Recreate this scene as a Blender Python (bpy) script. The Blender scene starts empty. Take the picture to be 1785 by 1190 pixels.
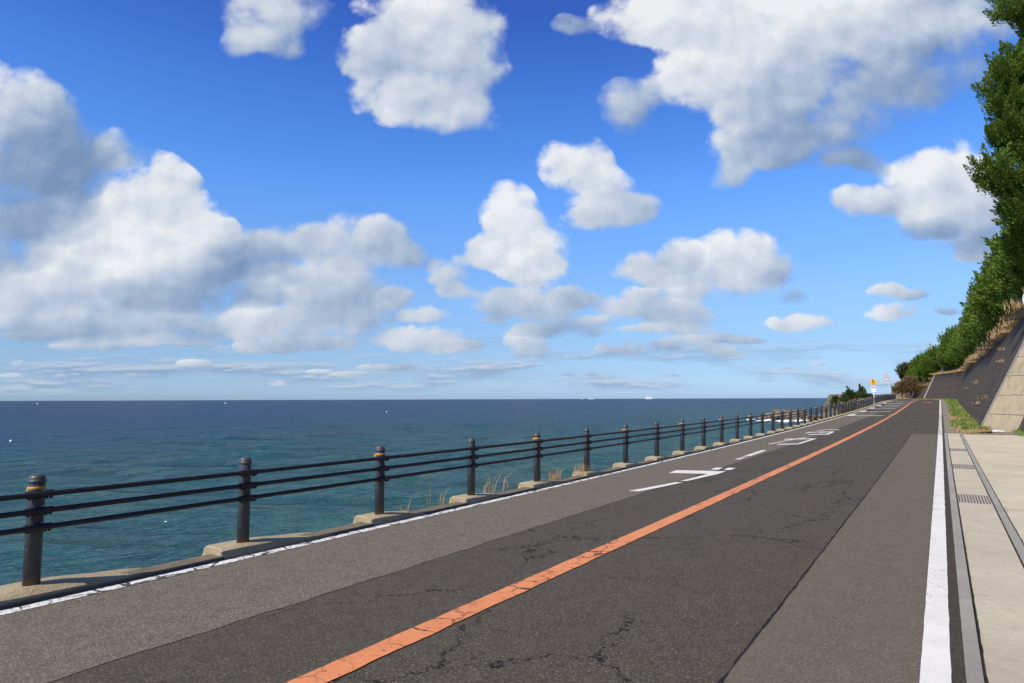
import bpy, math, random
import numpy as np
from mathutils import Vector, Matrix, noise as mnoise

SC = bpy.context.scene
COL = SC.collection
rad = math.radians

# ------------------------------------------------------------------ camera
PITCH, ROLL, EYE, FPX = 0.087, 0.0035, 1.6, 1150.0
cam = bpy.data.cameras.new("camera")
cam.sensor_width = 36.0
cam.lens = FPX * 36.0 / 1785.0
cam.clip_start = 0.05
cam.clip_end = 80000.0
camo = bpy.data.objects.new("camera", cam)
COL.objects.link(camo)
_R = Vector((1, 0, 0)); _U = Vector((0, -math.sin(PITCH), math.cos(PITCH))); _F = Vector((0, math.cos(PITCH), math.sin(PITCH)))
_r = math.cos(ROLL) * _R - math.sin(ROLL) * _U
_u = math.sin(ROLL) * _R + math.cos(ROLL) * _U
camo.matrix_world = Matrix(((_r.x, _u.x, -_F.x, 0), (_r.y, _u.y, -_F.y, 0), (_r.z, _u.z, -_F.z, EYE), (0, 0, 0, 1)))
SC.camera = camo


def sight(x, y):
    """direction (world) in which the photograph shows what it has at x, y"""
    u = (x - 892.5) / FPX; v = -(y - 595) / FPX
    return (_r * u + _u * v + _F)


# ------------------------------------------------------------------ light
SUN_AZ, SUN_EL = 225.0, 47.0        # compass-like bearing from +Y, clockwise
SC.view_settings.view_transform = 'Standard'
SC.view_settings.look = 'None'
SC.view_settings.gamma = 1.0
SC.view_settings.use_curve_mapping = False
SC.view_settings.exposure = 0.0
sl = bpy.data.lights.new("sun", 'SUN')
sl.energy = 4.8; sl.angle = rad(0.5); sl.color = (1.0, 0.91, 0.80)
so = bpy.data.objects.new("sun", sl); COL.objects.link(so)
_sd = Vector((math.sin(rad(SUN_AZ)) * math.cos(rad(SUN_EL)), math.cos(rad(SUN_AZ)) * math.cos(rad(SUN_EL)), math.sin(rad(SUN_EL))))
so.rotation_euler = _sd.to_track_quat('Z', 'Y').to_euler()
so.location = _sd * 60


class NT:
    def __init__(s, tree): s.t = tree; s.n = tree.nodes; s.l = tree.links
    def set(s, sock, v):
        if isinstance(v, bpy.types.NodeSocket): s.l.new(v, sock)
        elif v is not None:
            try: sock.default_value = v
            except Exception: sock.default_value = tuple(v) + (1.0,)
    def m(s, op, a=None, b=None, c=None, clamp=False):
        n = s.n.new('ShaderNodeMath'); n.operation = op; n.use_clamp = clamp
        for i, v in enumerate((a, b, c)): s.set(n.inputs[i], v)
        return n.outputs[0]
    def v(s, op, a=None, b=None, c=None):
        n = s.n.new('ShaderNodeVectorMath'); n.operation = op
        for i, v in enumerate((a, b, c)):
            if v is not None: s.set(n.inputs[i], v)
        return n.outputs['Value'] if op in ('DOT_PRODUCT', 'LENGTH', 'DISTANCE') else n.outputs[0]
    def mr(s, x, a, b, c=0.0, d=1.0, smooth=False):
        n = s.n.new('ShaderNodeMapRange'); n.interpolation_type = 'SMOOTHSTEP' if smooth else 'LINEAR'; n.clamp = True
        for i, v in enumerate((x, a, b, c, d)): s.set(n.inputs[i], v)
        return n.outputs[0]
    def mix(s, f, a, b, mode='MIX'):
        n = s.n.new('ShaderNodeMix'); n.data_type = 'RGBA'; n.blend_type = mode; n.clamp_factor = True
        s.set(n.inputs[0], f); s.set(n.inputs[6], col(a)); s.set(n.inputs[7], col(b)); return n.outputs[2]
    def noise(s, vec, scale, detail=4, rough=0.5, dist=0.0, out='Fac'):
        n = s.n.new('ShaderNodeTexNoise'); s.set(n.inputs['Vector'], vec)
        n.inputs['Scale'].default_value = scale; n.inputs['Detail'].default_value = detail
        n.inputs['Roughness'].default_value = rough; n.inputs['Distortion'].default_value = dist
        return n.outputs[out]
    def vor(s, vec, scale, feature='F1', out='Distance', rnd=1.0, detail=0):
        n = s.n.new('ShaderNodeTexVoronoi'); n.feature = feature; s.set(n.inputs['Vector'], vec)
        n.inputs['Scale'].default_value = scale; n.inputs['Randomness'].default_value = rnd
        if detail: n.inputs['Detail'].default_value = detail
        return n.outputs[out]
    def scale(s, vec, sx, sy, sz=1.0): return s.v('MULTIPLY', vec, (sx, sy, sz))
    def ramp(s, f, stops):
        n = s.n.new('ShaderNodeValToRGB'); s.set(n.inputs[0], f); e = n.color_ramp.elements
        while len(e) < len(stops): e.new(0.5)
        for q, (p, c) in zip(e, stops): q.position = p; q.color = tuple(c) + (1.0,)
        return n.outputs[0]
    def sep(s, vec):
        n = s.n.new('ShaderNodeSeparateXYZ'); s.set(n.inputs[0], vec); return n.outputs
    def comb(s, x, y, z):
        n = s.n.new('ShaderNodeCombineXYZ')
        for i, v in enumerate((x, y, z)): s.set(n.inputs[i], v)
        return n.outputs[0]


def col(c):
    if isinstance(c, (tuple, list)) and len(c) == 3: return tuple(c) + (1.0,)
    return c


# sky: physical sky with a field of cumulus placed by direction
CLOUDS = [
 # x, y, rx, ry, brightness
 (470,10,84,64,.3),(432,72,48,36,.2),(495,78,40,42,.1),
 (745,28,112,74,.7),(668,88,66,56,.2),(740,135,108,76,.5),(812,105,62,82,.3),(765,192,84,40,.4),
 (1002,45,42,26,-.1),
 (1185,28,120,70,.75),(1400,20,230,105,.95),(1640,30,150,85,.1),(1290,130,125,100,.65),(1320,240,80,78,.35),(1270,305,34,38,.2),
 (1450,170,150,100,.0),(1400,265,110,52,-.3),(1105,180,50,55,.0),(1600,130,120,70,-.35),(1490,285,45,28,-.1),
 (1008,285,58,55,.6),(1062,345,70,52,.5),(1112,362,46,34,.35),(1030,383,58,24,.3),
 (888,372,46,50,.85),(902,430,72,55,.8),(840,440,46,38,.6),(930,470,62,34,.7),
 (955,530,90,34,.3),(868,532,48,30,.2),(1005,522,42,26,.2),(915,590,42,26,.6),(975,572,80,20,-.2),(935,616,68,14,.2),
 (776,482,42,38,.5),(792,512,40,20,.5),
 (1598,305,68,50,.8),(1682,312,90,56,.7),(1518,352,62,32,.4),(1650,352,120,40,.4),(1705,405,66,52,-.15),(1620,390,50,26,-.4),(1700,442,44,24,.2),
 (1138,470,70,36,.3),(1190,440,40,40,.25),(1282,455,80,50,.6),(1262,500,105,26,.4),(1345,478,36,34,.1),(1385,525,34,18,-.3),
 (1110,538,56,32,.3),(1190,548,58,32,.4),(1150,574,92,12,.5),
 (1115,605,66,18,.1),(1198,600,50,20,.4),(1262,612,42,12,.3),(1268,588,46,11,.0),
 (1402,563,60,19,.6),(1546,510,36,17,.5),(1592,518,26,13,.2),(1564,547,54,20,.6),(1650,545,28,9,-.2),
 (5,175,85,72,.4),(65,200,70,60,-.1),(70,255,100,80,-.4),(30,335,115,85,-.4),(130,285,60,65,-.5),(10,420,85,60,.0),(110,380,70,50,.2),
 (205,262,42,46,.1),(255,335,80,66,.55),(285,400,100,75,1.0),(175,420,95,66,.85),(350,440,90,66,.3),(240,480,140,62,.7),
 (425,450,80,44,-.4),(330,505,110,42,-.6),(50,500,110,52,.3),(150,540,150,50,.25),(300,562,120,38,.1),(120,578,120,22,-.2),(240,596,120,15,.3),
 (520,425,66,44,.2),(625,425,85,56,.15),(660,410,40,42,.5),(700,452,50,36,.1),(560,500,105,42,.2),(478,485,50,26,.1),
 (432,560,44,36,.65),(545,572,110,42,.2),(610,540,85,36,.05),(520,602,120,16,.1),(742,550,42,20,.5),(735,592,72,24,.4),(795,606,44,16,.4),
 (340,633,30,8,.5),(480,640,46,7,.1),(690,640,60,8,.0),(612,652,34,6,.2),(560,648,22,5,.3),(48,632,36,9,.3),(20,655,24,6,.4),(115,652,20,5,.3),(486,668,16,7,.3),(232,655,30,5,.1),
 (1426,632,18,6,.7),(1372,640,14,4,.4),(1300,590,34,8,.2),(860,560,30,12,.2),(1040,560,34,12,.3),(830,600,26,9,.3),(1070,610,26,8,.2),(880,640,50,5,.1),(1010,652,40,5,.1),(1180,655,30,5,.2),
 (690,520,36,22,.3),(450,520,40,24,-.1),(395,395,28,26,.4),(160,600,70,12,.2),(60,585,60,10,.1),
]


def build_world():
    w = bpy.data.worlds.new("World"); SC.world = w; w.use_nodes = True
    T = NT(w.node_tree); T.n.clear()
    out = T.n.new('ShaderNodeOutputWorld'); bg = T.n.new('ShaderNodeBackground')
    T.l.new(bg.outputs[0], out.inputs[0]); bg.inputs[1].default_value = 0.1
    sky = T.n.new('ShaderNodeTexSky'); sky.sky_type = 'NISHITA'; sky.sun_disc = False
    sky.sun_elevation = rad(SUN_EL); sky.sun_rotation = rad(SUN_AZ)
    sky.altitude = 0; sky.air_density = 1.0; sky.dust_density = 0.5; sky.ozone_density = 2.0
    tc = T.n.new('ShaderNodeTexCoord'); d = tc.outputs['Generated']
    x, y, z = T.sep(d)
    # grade of the clear sky: deeper and more saturated, as through a polarising filter
    el = T.m('MAXIMUM', z, 0.0)
    tint = T.ramp(T.m('MULTIPLY', el, 1.0, clamp=True), SKYTINT)
    skyc = T.mix(1.0, sky.outputs[0], tint, 'MULTIPLY')
    ys = T.m('MAXIMUM', y, 0.12)
    u = T.m('DIVIDE', x, ys); v = T.m('DIVIDE', z, ys)
    p0 = T.comb(u, v, 0.0)
    # domain warp so that no outline is an ellipse
    wn = T.noise(p0, 7.0, 3, 0.55, out='Color')
    wv = T.v('SUBTRACT', wn, (0.5, 0.5, 0.5))
    vs = T.mr(v, 0.04, 0.30, 0.018, 0.085)
    wv = T.v('MULTIPLY', wv, T.comb(vs, T.m('MULTIPLY', vs, 0.8), 0.0))
    p = T.v('ADD', p0, wv)
    W = 0.0; S = 0.0
    for (cx, cy, rx, ry, b) in CLOUDS:
        dd = sight(cx, cy); cu, cv = dd.x / dd.y, dd.z / dd.y
        kk = 1.22 + .22 * min(1.0, rx * ry / 4000.0); ix, iy = FPX / (rx * kk), FPX / (ry * kk)
        cv -= .16 * ry / FPX
        q = T.v('MULTIPLY_ADD', p, (ix, iy, 0.0), (-cu * ix, -cv * iy, b + 0.0))
        q = T.v('MINIMUM', q, T.v('MULTIPLY', q, (1.0, 1.7, 1.0)))
        wq = T.m('MAXIMUM', T.m('SUBTRACT', 1.0 + b * b, T.v('DOT_PRODUCT', q, q)), 0.0)
        t = T.v('DOT_PRODUCT', q, (-0.30, 0.36, 1.0))
        W = T.m('ADD', wq, W); S = T.m('MULTIPLY_ADD', wq, t, S)
    t = T.m('DIVIDE', S, T.m('MAXIMUM', W, 0.05))
    pn = p0
    n1 = T.noise(pn, 9.0, 10, 0.60)
    n3 = T.noise(pn, 9.0, 4, 0.5)
    n2 = T.noise(T.v('ADD', pn, (-0.012, 0.020, 0.0)), 9.0, 4, 0.5)
    jt = T.v('MULTIPLY', T.v('SUBTRACT', T.noise(pn, 22, 4, out='Color'), (.5, .5, .5)), (.05, .05, .05))
    vo = T.vor(T.v('ADD', pn, jt), 17.0, 'SMOOTH_F1'); vo2 = T.vor(T.v('ADD', pn, jt), 41.0, 'SMOOTH_F1')
    puff = T.m('ADD', T.m('SUBTRACT', 0.42, vo), T.m('MULTIPLY', T.m('SUBTRACT', 0.42, vo2), 0.5))
    D = T.m('ADD', W, T.m('MULTIPLY', T.m('SUBTRACT', n1, 0.50), 2.1))
    D = T.m('ADD', D, T.m('MULTIPLY', puff, 0.75))
    n4 = T.noise(T.v('MULTIPLY', pn, (1.0, 1.5, 1.0)), 27.0, 5, 0.6)
    D = T.m('MULTIPLY_ADD', T.m('SUBTRACT', n4, 0.5), T.mr(v, 0.04, 0.24, 3.3, 0.35), D)
    D = T.m('MULTIPLY', T.m('SUBTRACT', D, 0.04), T.mr(W, 0.0, 0.14))
    wid = T.mr(T.m('ADD', t, T.m('MULTIPLY', T.m('SUBTRACT', T.noise(pn, 5.0, 2), .5), 1.6)), -0.45, 0.65, 1.55, 0.60)
    a = T.mr(D, 0.03, wid, smooth=True)
    lit = T.m('MULTIPLY_ADD', t, 1.25, T.m('MULTIPLY', T.m('SUBTRACT', n3, n2), 2.4))
    lit = T.m('ADD', lit, T.m('MULTIPLY', puff, 0.45))
    lit = T.m('ADD', lit, T.m('MULTIPLY', T.m('SUBTRACT', T.noise(pn, 3.1, 2, 0.5), 0.5), 0.9))
    lit = T.m('SUBTRACT', lit, T.mr(W, 0.9, 3.0, 0.0, 0.25))
    cc = T.ramp(T.mr(lit, -0.80, 1.25), [(0.0, (.19, .29, .46)), (0.28, (.30, .40, .57)), (0.52, (.47, .56, .69)), (0.76, (.66, .715, .79)), (1.0, (.87, .885, .90))])
    cc = T.mix(T.mr(v, 0.0, 0.20, 0.45, 0.0), cc, (.38, .51, .70))
    cc = T.mix(1.0, cc, (10, 10, 10), 'MULTIPLY')
    a = T.m('MULTIPLY', a, T.mr(y, 0.12, 0.25))
    a = T.m('MULTIPLY', a, 0.955)
    # thin low banks near the horizon
    ln = T.noise(T.comb(T.m('MULTIPLY', u, 5.0), T.m('MULTIPLY', v, 34.0), 3.0), 1.0, 6, 0.58)
    ln2 = T.noise(T.comb(T.m('MULTIPLY', u, 5.0), T.m('MULTIPLY', T.m('ADD', v, .004), 34.0), 3.0), 1.0, 6, 0.58)
    la = T.m('MULTIPLY', T.mr(ln, 0.43, 0.62, smooth=True), T.m('MULTIPLY', T.mr(v, 0.005, 0.02), T.mr(v, 0.055, 0.10, 1.0, 0.0)))
    lc = T.mix(T.mr(T.m('SUBTRACT', ln, ln2), -0.02, 0.05), (2.6, 3.9, 5.9), (5.2, 6.0, 7.2))
    c0 = T.mix(T.m('MULTIPLY', la, 0.75), skyc, lc)
    c1 = T.mix(a, c0, cc)
    T.l.new(c1, bg.inputs[0])
    w.cycles.sampling_method = 'MANUAL'; w.cycles.sample_map_resolution = 512


SKYTINT = [(0.009, (0.69, 1.025, 1.8)), (0.04, (0.66, 0.9, 1.45)), (0.083, (0.723, 0.94, 1.36)), (0.151, (0.87, 1.139, 1.566)), (0.25, (0.86, 1.3, 1.925)), (0.309, (0.76, 1.32, 2.13)), (0.36, (0.633, 1.206, 2.1)), (0.42, (0.56, 1.09, 2.06)), (0.52, (0.395, 0.752, 1.8)), (0.68, (0.6, 0.8, 1.3)), (1.0, (0.85, 0.92, 1.1))]
build_world()

# ------------------------------------------------------------------ the line of the road (s along, t to the right)
TH0 = 0.5747
_S = np.arange(-60, 330, 0.5)
_b = np.full_like(_S, TH0)
_b -= rad(12.5) * np.clip((_S - 124) / 20, 0, 1)
_b += rad(24) * np.clip((_S - 205) / 40, 0, 1)
_X = np.zeros_like(_S); _Y = np.zeros_like(_S)
_i0 = int(60 / 0.5)
for i in range(_i0 + 1, len(_S)):
    mb = (_b[i] + _b[i - 1]) / 2
    _X[i] = _X[i - 1] + 0.5 * math.sin(mb); _Y[i] = _Y[i - 1] + 0.5 * math.cos(mb)
for i in range(_i0 - 1, -1, -1):
    _X[i] = _X[i + 1] - 0.5 * math.sin(TH0); _Y[i] = _Y[i + 1] - 0.5 * math.cos(TH0)
_Z = np.where(_S < 95, -.2981 * _S / 100 + 1.4576 * (_S / 100) ** 2, 0)
_Z = np.where(_S < 0, 0, _Z)
_Z = np.where(_S >= 95, np.interp(_S, [95, 105, 118, 135, 150, 170, 190, 220, 330], [1.032, 1.13, 1.19, 1.21, 1.22, 1.32, 1.7, 2.3, 3.0]), _Z)
_k = np.exp(-np.linspace(-2, 2, 17) ** 2); _k /= _k.sum()
_Z = np.where(_S > 8, np.convolve(np.pad(_Z, 8, 'edge'), _k, 'valid'), _Z)


def bearing(s): return float(np.interp(s, _S, _b))
def gz(s): return float(np.interp(s, _S, _Z))
def P(s, t, z=0.0):
    b = np.interp(s, _S, _b)
    return (float(np.interp(s, _S, _X) + t * math.cos(b)), float(np.interp(s, _S, _Y) - t * math.sin(b)), float(np.interp(s, _S, _Z)) + z)
def Pa(s, t, z):
    b = np.interp(s, _S, _b)
    return np.stack([np.interp(s, _S, _X) + t * np.cos(b), np.interp(s, _S, _Y) - t * np.sin(b), np.interp(s, _S, _Z) + z], -1)


# ------------------------------------------------------------------ helpers
def new_obj(name, verts, faces, mat, parent=None, smooth=False, mats=None, mi=None):
    me = bpy.data.meshes.new(name)
    me.from_pydata([tuple(map(float, v)) for v in verts] if not isinstance(verts, np.ndarray) else verts.tolist(), [], faces if isinstance(faces, list) else faces.tolist())
    for m in (mats or ([mat] if mat else [])): me.materials.append(m)
    if mi is not None: me.polygons.foreach_set('material_index', mi)
    if smooth: me.polygons.foreach_set('use_smooth', [True] * len(me.polygons))
    me.update()
    o = bpy.data.objects.new(name, me); COL.objects.link(o)
    if parent: o.parent = parent
    return o
def tag(o, label=None, cat=None, group=None, kind=None):
    if label: o['label'] = label
    if cat: o['category'] = cat
    if group: o['group'] = group
    if kind: o['kind'] = kind
    return o
def empty(name, loc, rz=0.0):
    o = bpy.data.objects.new(name, None); COL.objects.link(o)
    o.empty_display_size = 0.2; o.location = loc; o.rotation_euler = (0, 0, rz); return o
def copy_tree(o, parent=None):
    c = o.copy(); COL.objects.link(c); c.parent = parent
    for ch in list(o.children): copy_tree(ch, c)
    return c
class MB:
    def __init__(s): s.v = []; s.f = []
    def add(s, vs, fs):
        n = len(s.v); s.v += [tuple(v) for v in vs]; s.f += [tuple(i + n for i in f) for f in fs]
    def box(s, c, d, rz=0.0, bev=0.0, top=1.0):
        x, y, z = d[0] / 2, d[1] / 2, d[2] / 2; ca, sa = math.cos(rz), math.sin(rz)
        if bev <= 0: pr = [(-x, -y), (x, -y), (x, y), (-x, y)]
        else: pr = [(-x + bev, -y), (x - bev, -y), (x, -y + bev), (x, y - bev), (x - bev, y), (-x + bev, y), (-x, y - bev), (-x, -y + bev)]
        k = len(pr); vs = []
        levels = [(-z, 1), (z, top)] if bev <= 0 else [(-z, 1), (z - bev, top), (z, top * (1 - bev / max(x, y)))]
        for zz, sc in levels:
            for a, b in pr: vs.append((c[0] + (a * ca - b * sa) * sc, c[1] + (a * sa + b * ca) * sc, c[2] + zz))
        fs = [tuple(range(k))[::-1], tuple(range(k * (len(levels) - 1), k * len(levels)))]
        for L in range(len(levels) - 1):
            for i in range(k): fs.append((L * k + i, L * k + (i + 1) % k, (L + 1) * k + (i + 1) % k, (L + 1) * k + i))
        s.add(vs, fs)
    def lathe(s, prof, c=(0, 0, 0), n=20):
        vs = []; fs = []
        for r, z in prof:
            for i in range(n):
                a = 2 * math.pi * i / n; vs.append((c[0] + r * math.cos(a), c[1] + r * math.sin(a), c[2] + z))
        for L in range(len(prof) - 1):
            for i in range(n): fs.append((L * n + i, L * n + (i + 1) % n, (L + 1) * n + (i + 1) % n, (L + 1) * n + i))
        fs.append(tuple(range(n))[::-1]); fs.append(tuple(range((len(prof) - 1) * n, len(prof) * n)))
        s.add(vs, fs)
    def tube(s, pts, r, n=8, cap=True):
        pts = [Vector(p) for p in pts]; rs = r if isinstance(r, (list, tuple)) else [r] * len(pts); vs = []; fs = []
        for i, p in enumerate(pts):
            t = (pts[min(i + 1, len(pts) - 1)] - pts[max(i - 1, 0)]).normalized()
            a = t.cross(Vector((0, 0, 1)))
            if a.length < 1e-3: a = Vector((1, 0, 0))
            a.normalize(); b = t.cross(a)
            for j in range(n):
                th = 2 * math.pi * j / n; vs.append(p + (a * math.cos(th) + b * math.sin(th)) * rs[i])
        for L in range(len(pts) - 1):
            for j in range(n): fs.append((L * n + j, L * n + (j + 1) % n, (L + 1) * n + (j + 1) % n, (L + 1) * n + j))
        if cap: fs.append(tuple(range(n))[::-1]); fs.append(tuple(range((len(pts) - 1) * n, len(pts) * n)))
        s.add(vs, fs)
    def disc(s, c, r, axis, thick=0.003, n=28, ry=None):
        """upright disc facing -axis (unit horizontal vector)"""
        ax = Vector(axis).normalized(); rt = Vector((ax.y, -ax.x, 0)); up = Vector((0, 0, 1)); ry = ry or r
        vs = [Vector(c) + rt * r * math.cos(2 * math.pi * i / n) + up * ry * math.sin(2 * math.pi * i / n) + ax * k for k in (-thick, thick) for i in range(n)]
        fs = [tuple(range(n)), tuple(range(n, 2 * n))[::-1]] + [(i, n + i, n + (i + 1) % n, (i + 1) % n) for i in range(n)]
        s.add(vs, fs)
    def plate(s, c, pts2, axis, thick=0.004):
        """polygon given in (right, up) metres on an upright plane facing -axis"""
        ax = Vector(axis).normalized(); rt = Vector((ax.y, -ax.x, 0)); up = Vector((0, 0, 1)); n = len(pts2)
        vs = [Vector(c) + rt * a + up * b + ax * k for k in (-thick, thick) for a, b in pts2]
        fs = [tuple(range(n)), tuple(range(n, 2 * n))[::-1]] + [(i, n + i, n + (i + 1) % n, (i + 1) % n) for i in range(n)]
        s.add(vs, fs)
    def build(s, name, mat, parent=None, smooth=False):
        return new_obj(name, s.v, s.f, mat, parent, smooth)


# ------------------------------------------------------------------ materials
def mat(name, rough=0.8, spec=0.3):
    m = bpy.data.materials.new(name); m.use_nodes = True
    T = NT(m.node_tree); b = T.n['Principled BSDF']
    b.inputs['Roughness'].default_value = rough; b.inputs['Specular IOR Level'].default_value = spec
    tc = T.n.new('ShaderNodeTexCoord'); T.b = b; T.o = tc.outputs['Object']
    T.c = lambda v: T.set(b.inputs['Base Color'], col(v))
    def bump(h, strength=0.3, dist=0.01):
        n = T.n.new('ShaderNodeBump'); n.inputs['Strength'].default_value = strength; n.inputs['Distance'].default_value = dist
        T.set(n.inputs['Height'], h); T.l.new(n.outputs[0], b.inputs['Normal'])
    T.bump = bump; T.mat = m
    return m, T
def rot_to_road(T, vec):
    """rotate world xy so that x runs across and y along the near road"""
    n = T.n.new('ShaderNodeVectorRotate'); n.rotation_type = 'Z_AXIS'; T.set(n.inputs['Vector'], vec); n.inputs['Angle'].default_value = TH0
    return n.outputs[0]
def simple(name, c, rough=0.6, spec=0.4, var=0.15, scale=6.0):
    m, T = mat(name, rough, spec)
    n = T.noise(T.o, scale, 5, 0.6)
    T.c(T.mix(T.mr(n, 0.3, 0.7), tuple(k * (1 - var) for k in c), tuple(min(1, k * (1 + var)) for k in c)))
    return m

def asphalt(name, base, stone, stone_amt, crack=0.0, seed=0.0, blotch=0.25):
    m, T = mat(name, 0.9, 0.25)
    o = T.v('ADD', T.o, (seed, seed * 0.7, 0))
    g1 = T.vor(o, 135, 'F1', 'Color'); g1 = T.sep(g1)[0]
    g2 = T.noise(o, 160, 3, 0.65)
    big = T.noise(o, 0.55, 6, 0.6); mid = T.noise(o, 5.0, 5, 0.65)
    c = T.mix(T.mr(g1, 0.45, 1.0), tuple(k * 0.5 for k in base), tuple(k * 1.38 for k in base))
    c = T.mix(T.m('MULTIPLY', T.mr(g1, 0.72, 0.98), stone_amt), c, stone)
    c = T.mix(T.mr(g2, 0.38, 0.62, 0.8, 0.0), c, tuple(k * 0.35 for k in base))
    c = T.mix(T.m('MULTIPLY', T.mr(big, 0.35, 0.68), blotch), c, tuple(k * 0.62 for k in base))
    c = T.mix(T.m('MULTIPLY', T.mr(mid, 0.4, 0.7), blotch * 0.7), c, tuple(min(1, k * 1.5) for k in base))
    # faint wheel tracks and tar along the road
    rr = rot_to_road(T, T.o); st = T.noise(T.scale(rr, 2.2, 0.06, 1), 1.0, 4, 0.55)
    c = T.mix(T.mr(st, 0.45, 0.72, 0.0, 0.35), c, tuple(k * 0.7 for k in base))
    h = T.m('ADD', T.m('MULTIPLY', g1, 0.6), g2)
    if crack:
        wv = T.v('SCALE', T.v('SUBTRACT', T.noise(T.o, 2.2, 5, 0.7, out='Color'), (.5, .5, .5)))
        wv.node.inputs['Scale'].default_value = 0.55
        e = T.vor(T.v('ADD', T.scale(rr, 1.0, 0.62, 1), wv), 0.75, 'DISTANCE_TO_EDGE')
        wdt = T.mr(T.noise(T.o, 3.0, 3), 0.3, 0.7, 0.0008, 0.0095)
        ln = T.m('LESS_THAN', e, wdt)
        zone = T.mr(T.noise(T.o, 0.35, 2), 0.40, 0.50)
        ln = T.m('MULTIPLY', T.m('MULTIPLY', ln, zone), crack)
        c = T.mix(ln, c, (0.008, 0.008, 0.008)); h = T.m('SUBTRACT', h, T.m('MULTIPLY', ln, 3.0))
    T.c(c); T.bump(h, 0.55, 0.004)
    return m
M = {}
M['asphalt_dark'] = asphalt('worn dark asphalt', (.108, .092, .066), (.32, .28, .215), .85, crack=0.95)
M['asphalt_light'] = asphalt('pale worn asphalt', (.215, .186, .140), (.46, .40, .32), .9, seed=7, blotch=.2)
M['asphalt_patch'] = asphalt('resurfaced asphalt', (.208, .178, .129), (.32, .28, .225), .5, seed=19, blotch=.15)
M['asphalt_edge'] = asphalt('gritty asphalt edge', (.082, .068, .050), (.20, .17, .13), .6, seed=31)

def paint(name, c, under, chip=0.35, width=1.0, zone=(.40, .58)):
    m, T = mat(name, 0.65, 0.35)
    o = T.o
    wv = T.v('SCALE', T.v('SUBTRACT', T.noise(o, 9, 4, 0.7, out='Color'), (.5, .5, .5))); wv.node.inputs['Scale'].default_value = 0.10
    e = T.vor(T.v('ADD', o, wv), 4.2, 'DISTANCE_TO_EDGE')
    z = T.mr(T.noise(o, 0.8, 3), *zone)
    cr = T.m('MULTIPLY', T.m('LESS_THAN', e, T.mr(T.noise(o, 6, 3), 0.3, 0.75, 0.0, 0.030 * width)), z)
    fl = T.mr(T.noise(o, 22, 6, 0.72), 0.66 - 0.14 * chip, 0.70 - 0.14 * chip)
    g = T.noise(o, 120, 3, 0.6)
    dirt = T.noise(o, 2.5, 6, 0.6)
    cc = T.mix(T.mr(dirt, 0.4, 0.75, 0.0, 0.45), c, tuple(k * 0.66 for k in c))
    cc = T.mix(T.mr(g, 0.35, 0.65, 0.30, 0.0), cc, tuple(k * 0.6 for k in c))
    f = T.m('MAXIMUM', cr, T.m('MULTIPLY', fl, 0.85))
    T.c(T.mix(f, cc, under)); T.bump(T.m('SUBTRACT', T.m('MULTIPLY', g, 0.3), f), 0.5, 0.003)
    return m
M['paint_white'] = paint('white road paint', (.80, .78, .70), (.07, .065, .06), .05, .35)
M['paint_white_worn'] = paint('chipped white road paint', (.82, .80, .72), (.075, .066, .055), .8, 3.2, (.28, .42))
M['paint_faint'] = paint('faded white road paint', (.42, .42, .40), (.10, .095, .09), .9)
M['paint_orange'] = paint('orange road paint', (.74, .27, .10), (.10, .03, .012), .45, 1.8)
M['paint_orange'].name = 'orange road paint'

def concrete(name, c, stain=(.16, .13, .09), st_amt=.5, fine=45, lines=None):
    m, T = mat(name, 0.9, 0.2)
    b = T.noise(T.o, 0.9, 7, 0.62); d = T.noise(T.o, fine, 5, 0.7); k = T.noise(T.o, 7, 6, 0.65)
    cc = T.mix(T.mr(b, 0.3, 0.7), tuple(q * 0.82 for q in c), tuple(min(1, q * 1.1) for q in c))
    cc = T.mix(T.mr(k, 0.50, 0.75, 0.0, st_amt), cc, stain)
    cc = T.mix(T.mr(d, 0.35, 0.65, 0.35, 0.0), cc, tuple(q * 0.55 for q in c))
    T.c(cc); T.bump(T.m('ADD', d, T.m('MULTIPLY', k, 1.5)), 0.8, 0.012)
    return m
M['conc_kerb'] = concrete('rough kerb concrete', (.20, .165, .11), (.07, .055, .035), .75, 30)
M['conc_foot'] = concrete('rough footing concrete', (.44, .365, .225), (.17, .115, .055), .6, 42)
M['conc_pave'] = concrete('pale pavement concrete', (.62, .555, .40), (.30, .25, .15), .35, 70)
M['conc_slab'] = concrete('gutter cover concrete', (.58, .525, .385), (.30, .27, .2), .3, 80)
M['conc_strip'] = concrete('grey gutter kerb', (.37, .35, .30), (.2, .19, .16), .3, 80)
M['conc_old'] = concrete('old mossy concrete', (.27, .24, .20), (.10, .09, .06), .6)
M['seawall'] = concrete('sea wall concrete', (.28, .26, .22), (.07, .06, .05), .6, 12)
M['joint'] = simple('dark joint', (.03, .028, .022), .95, .1)

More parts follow.
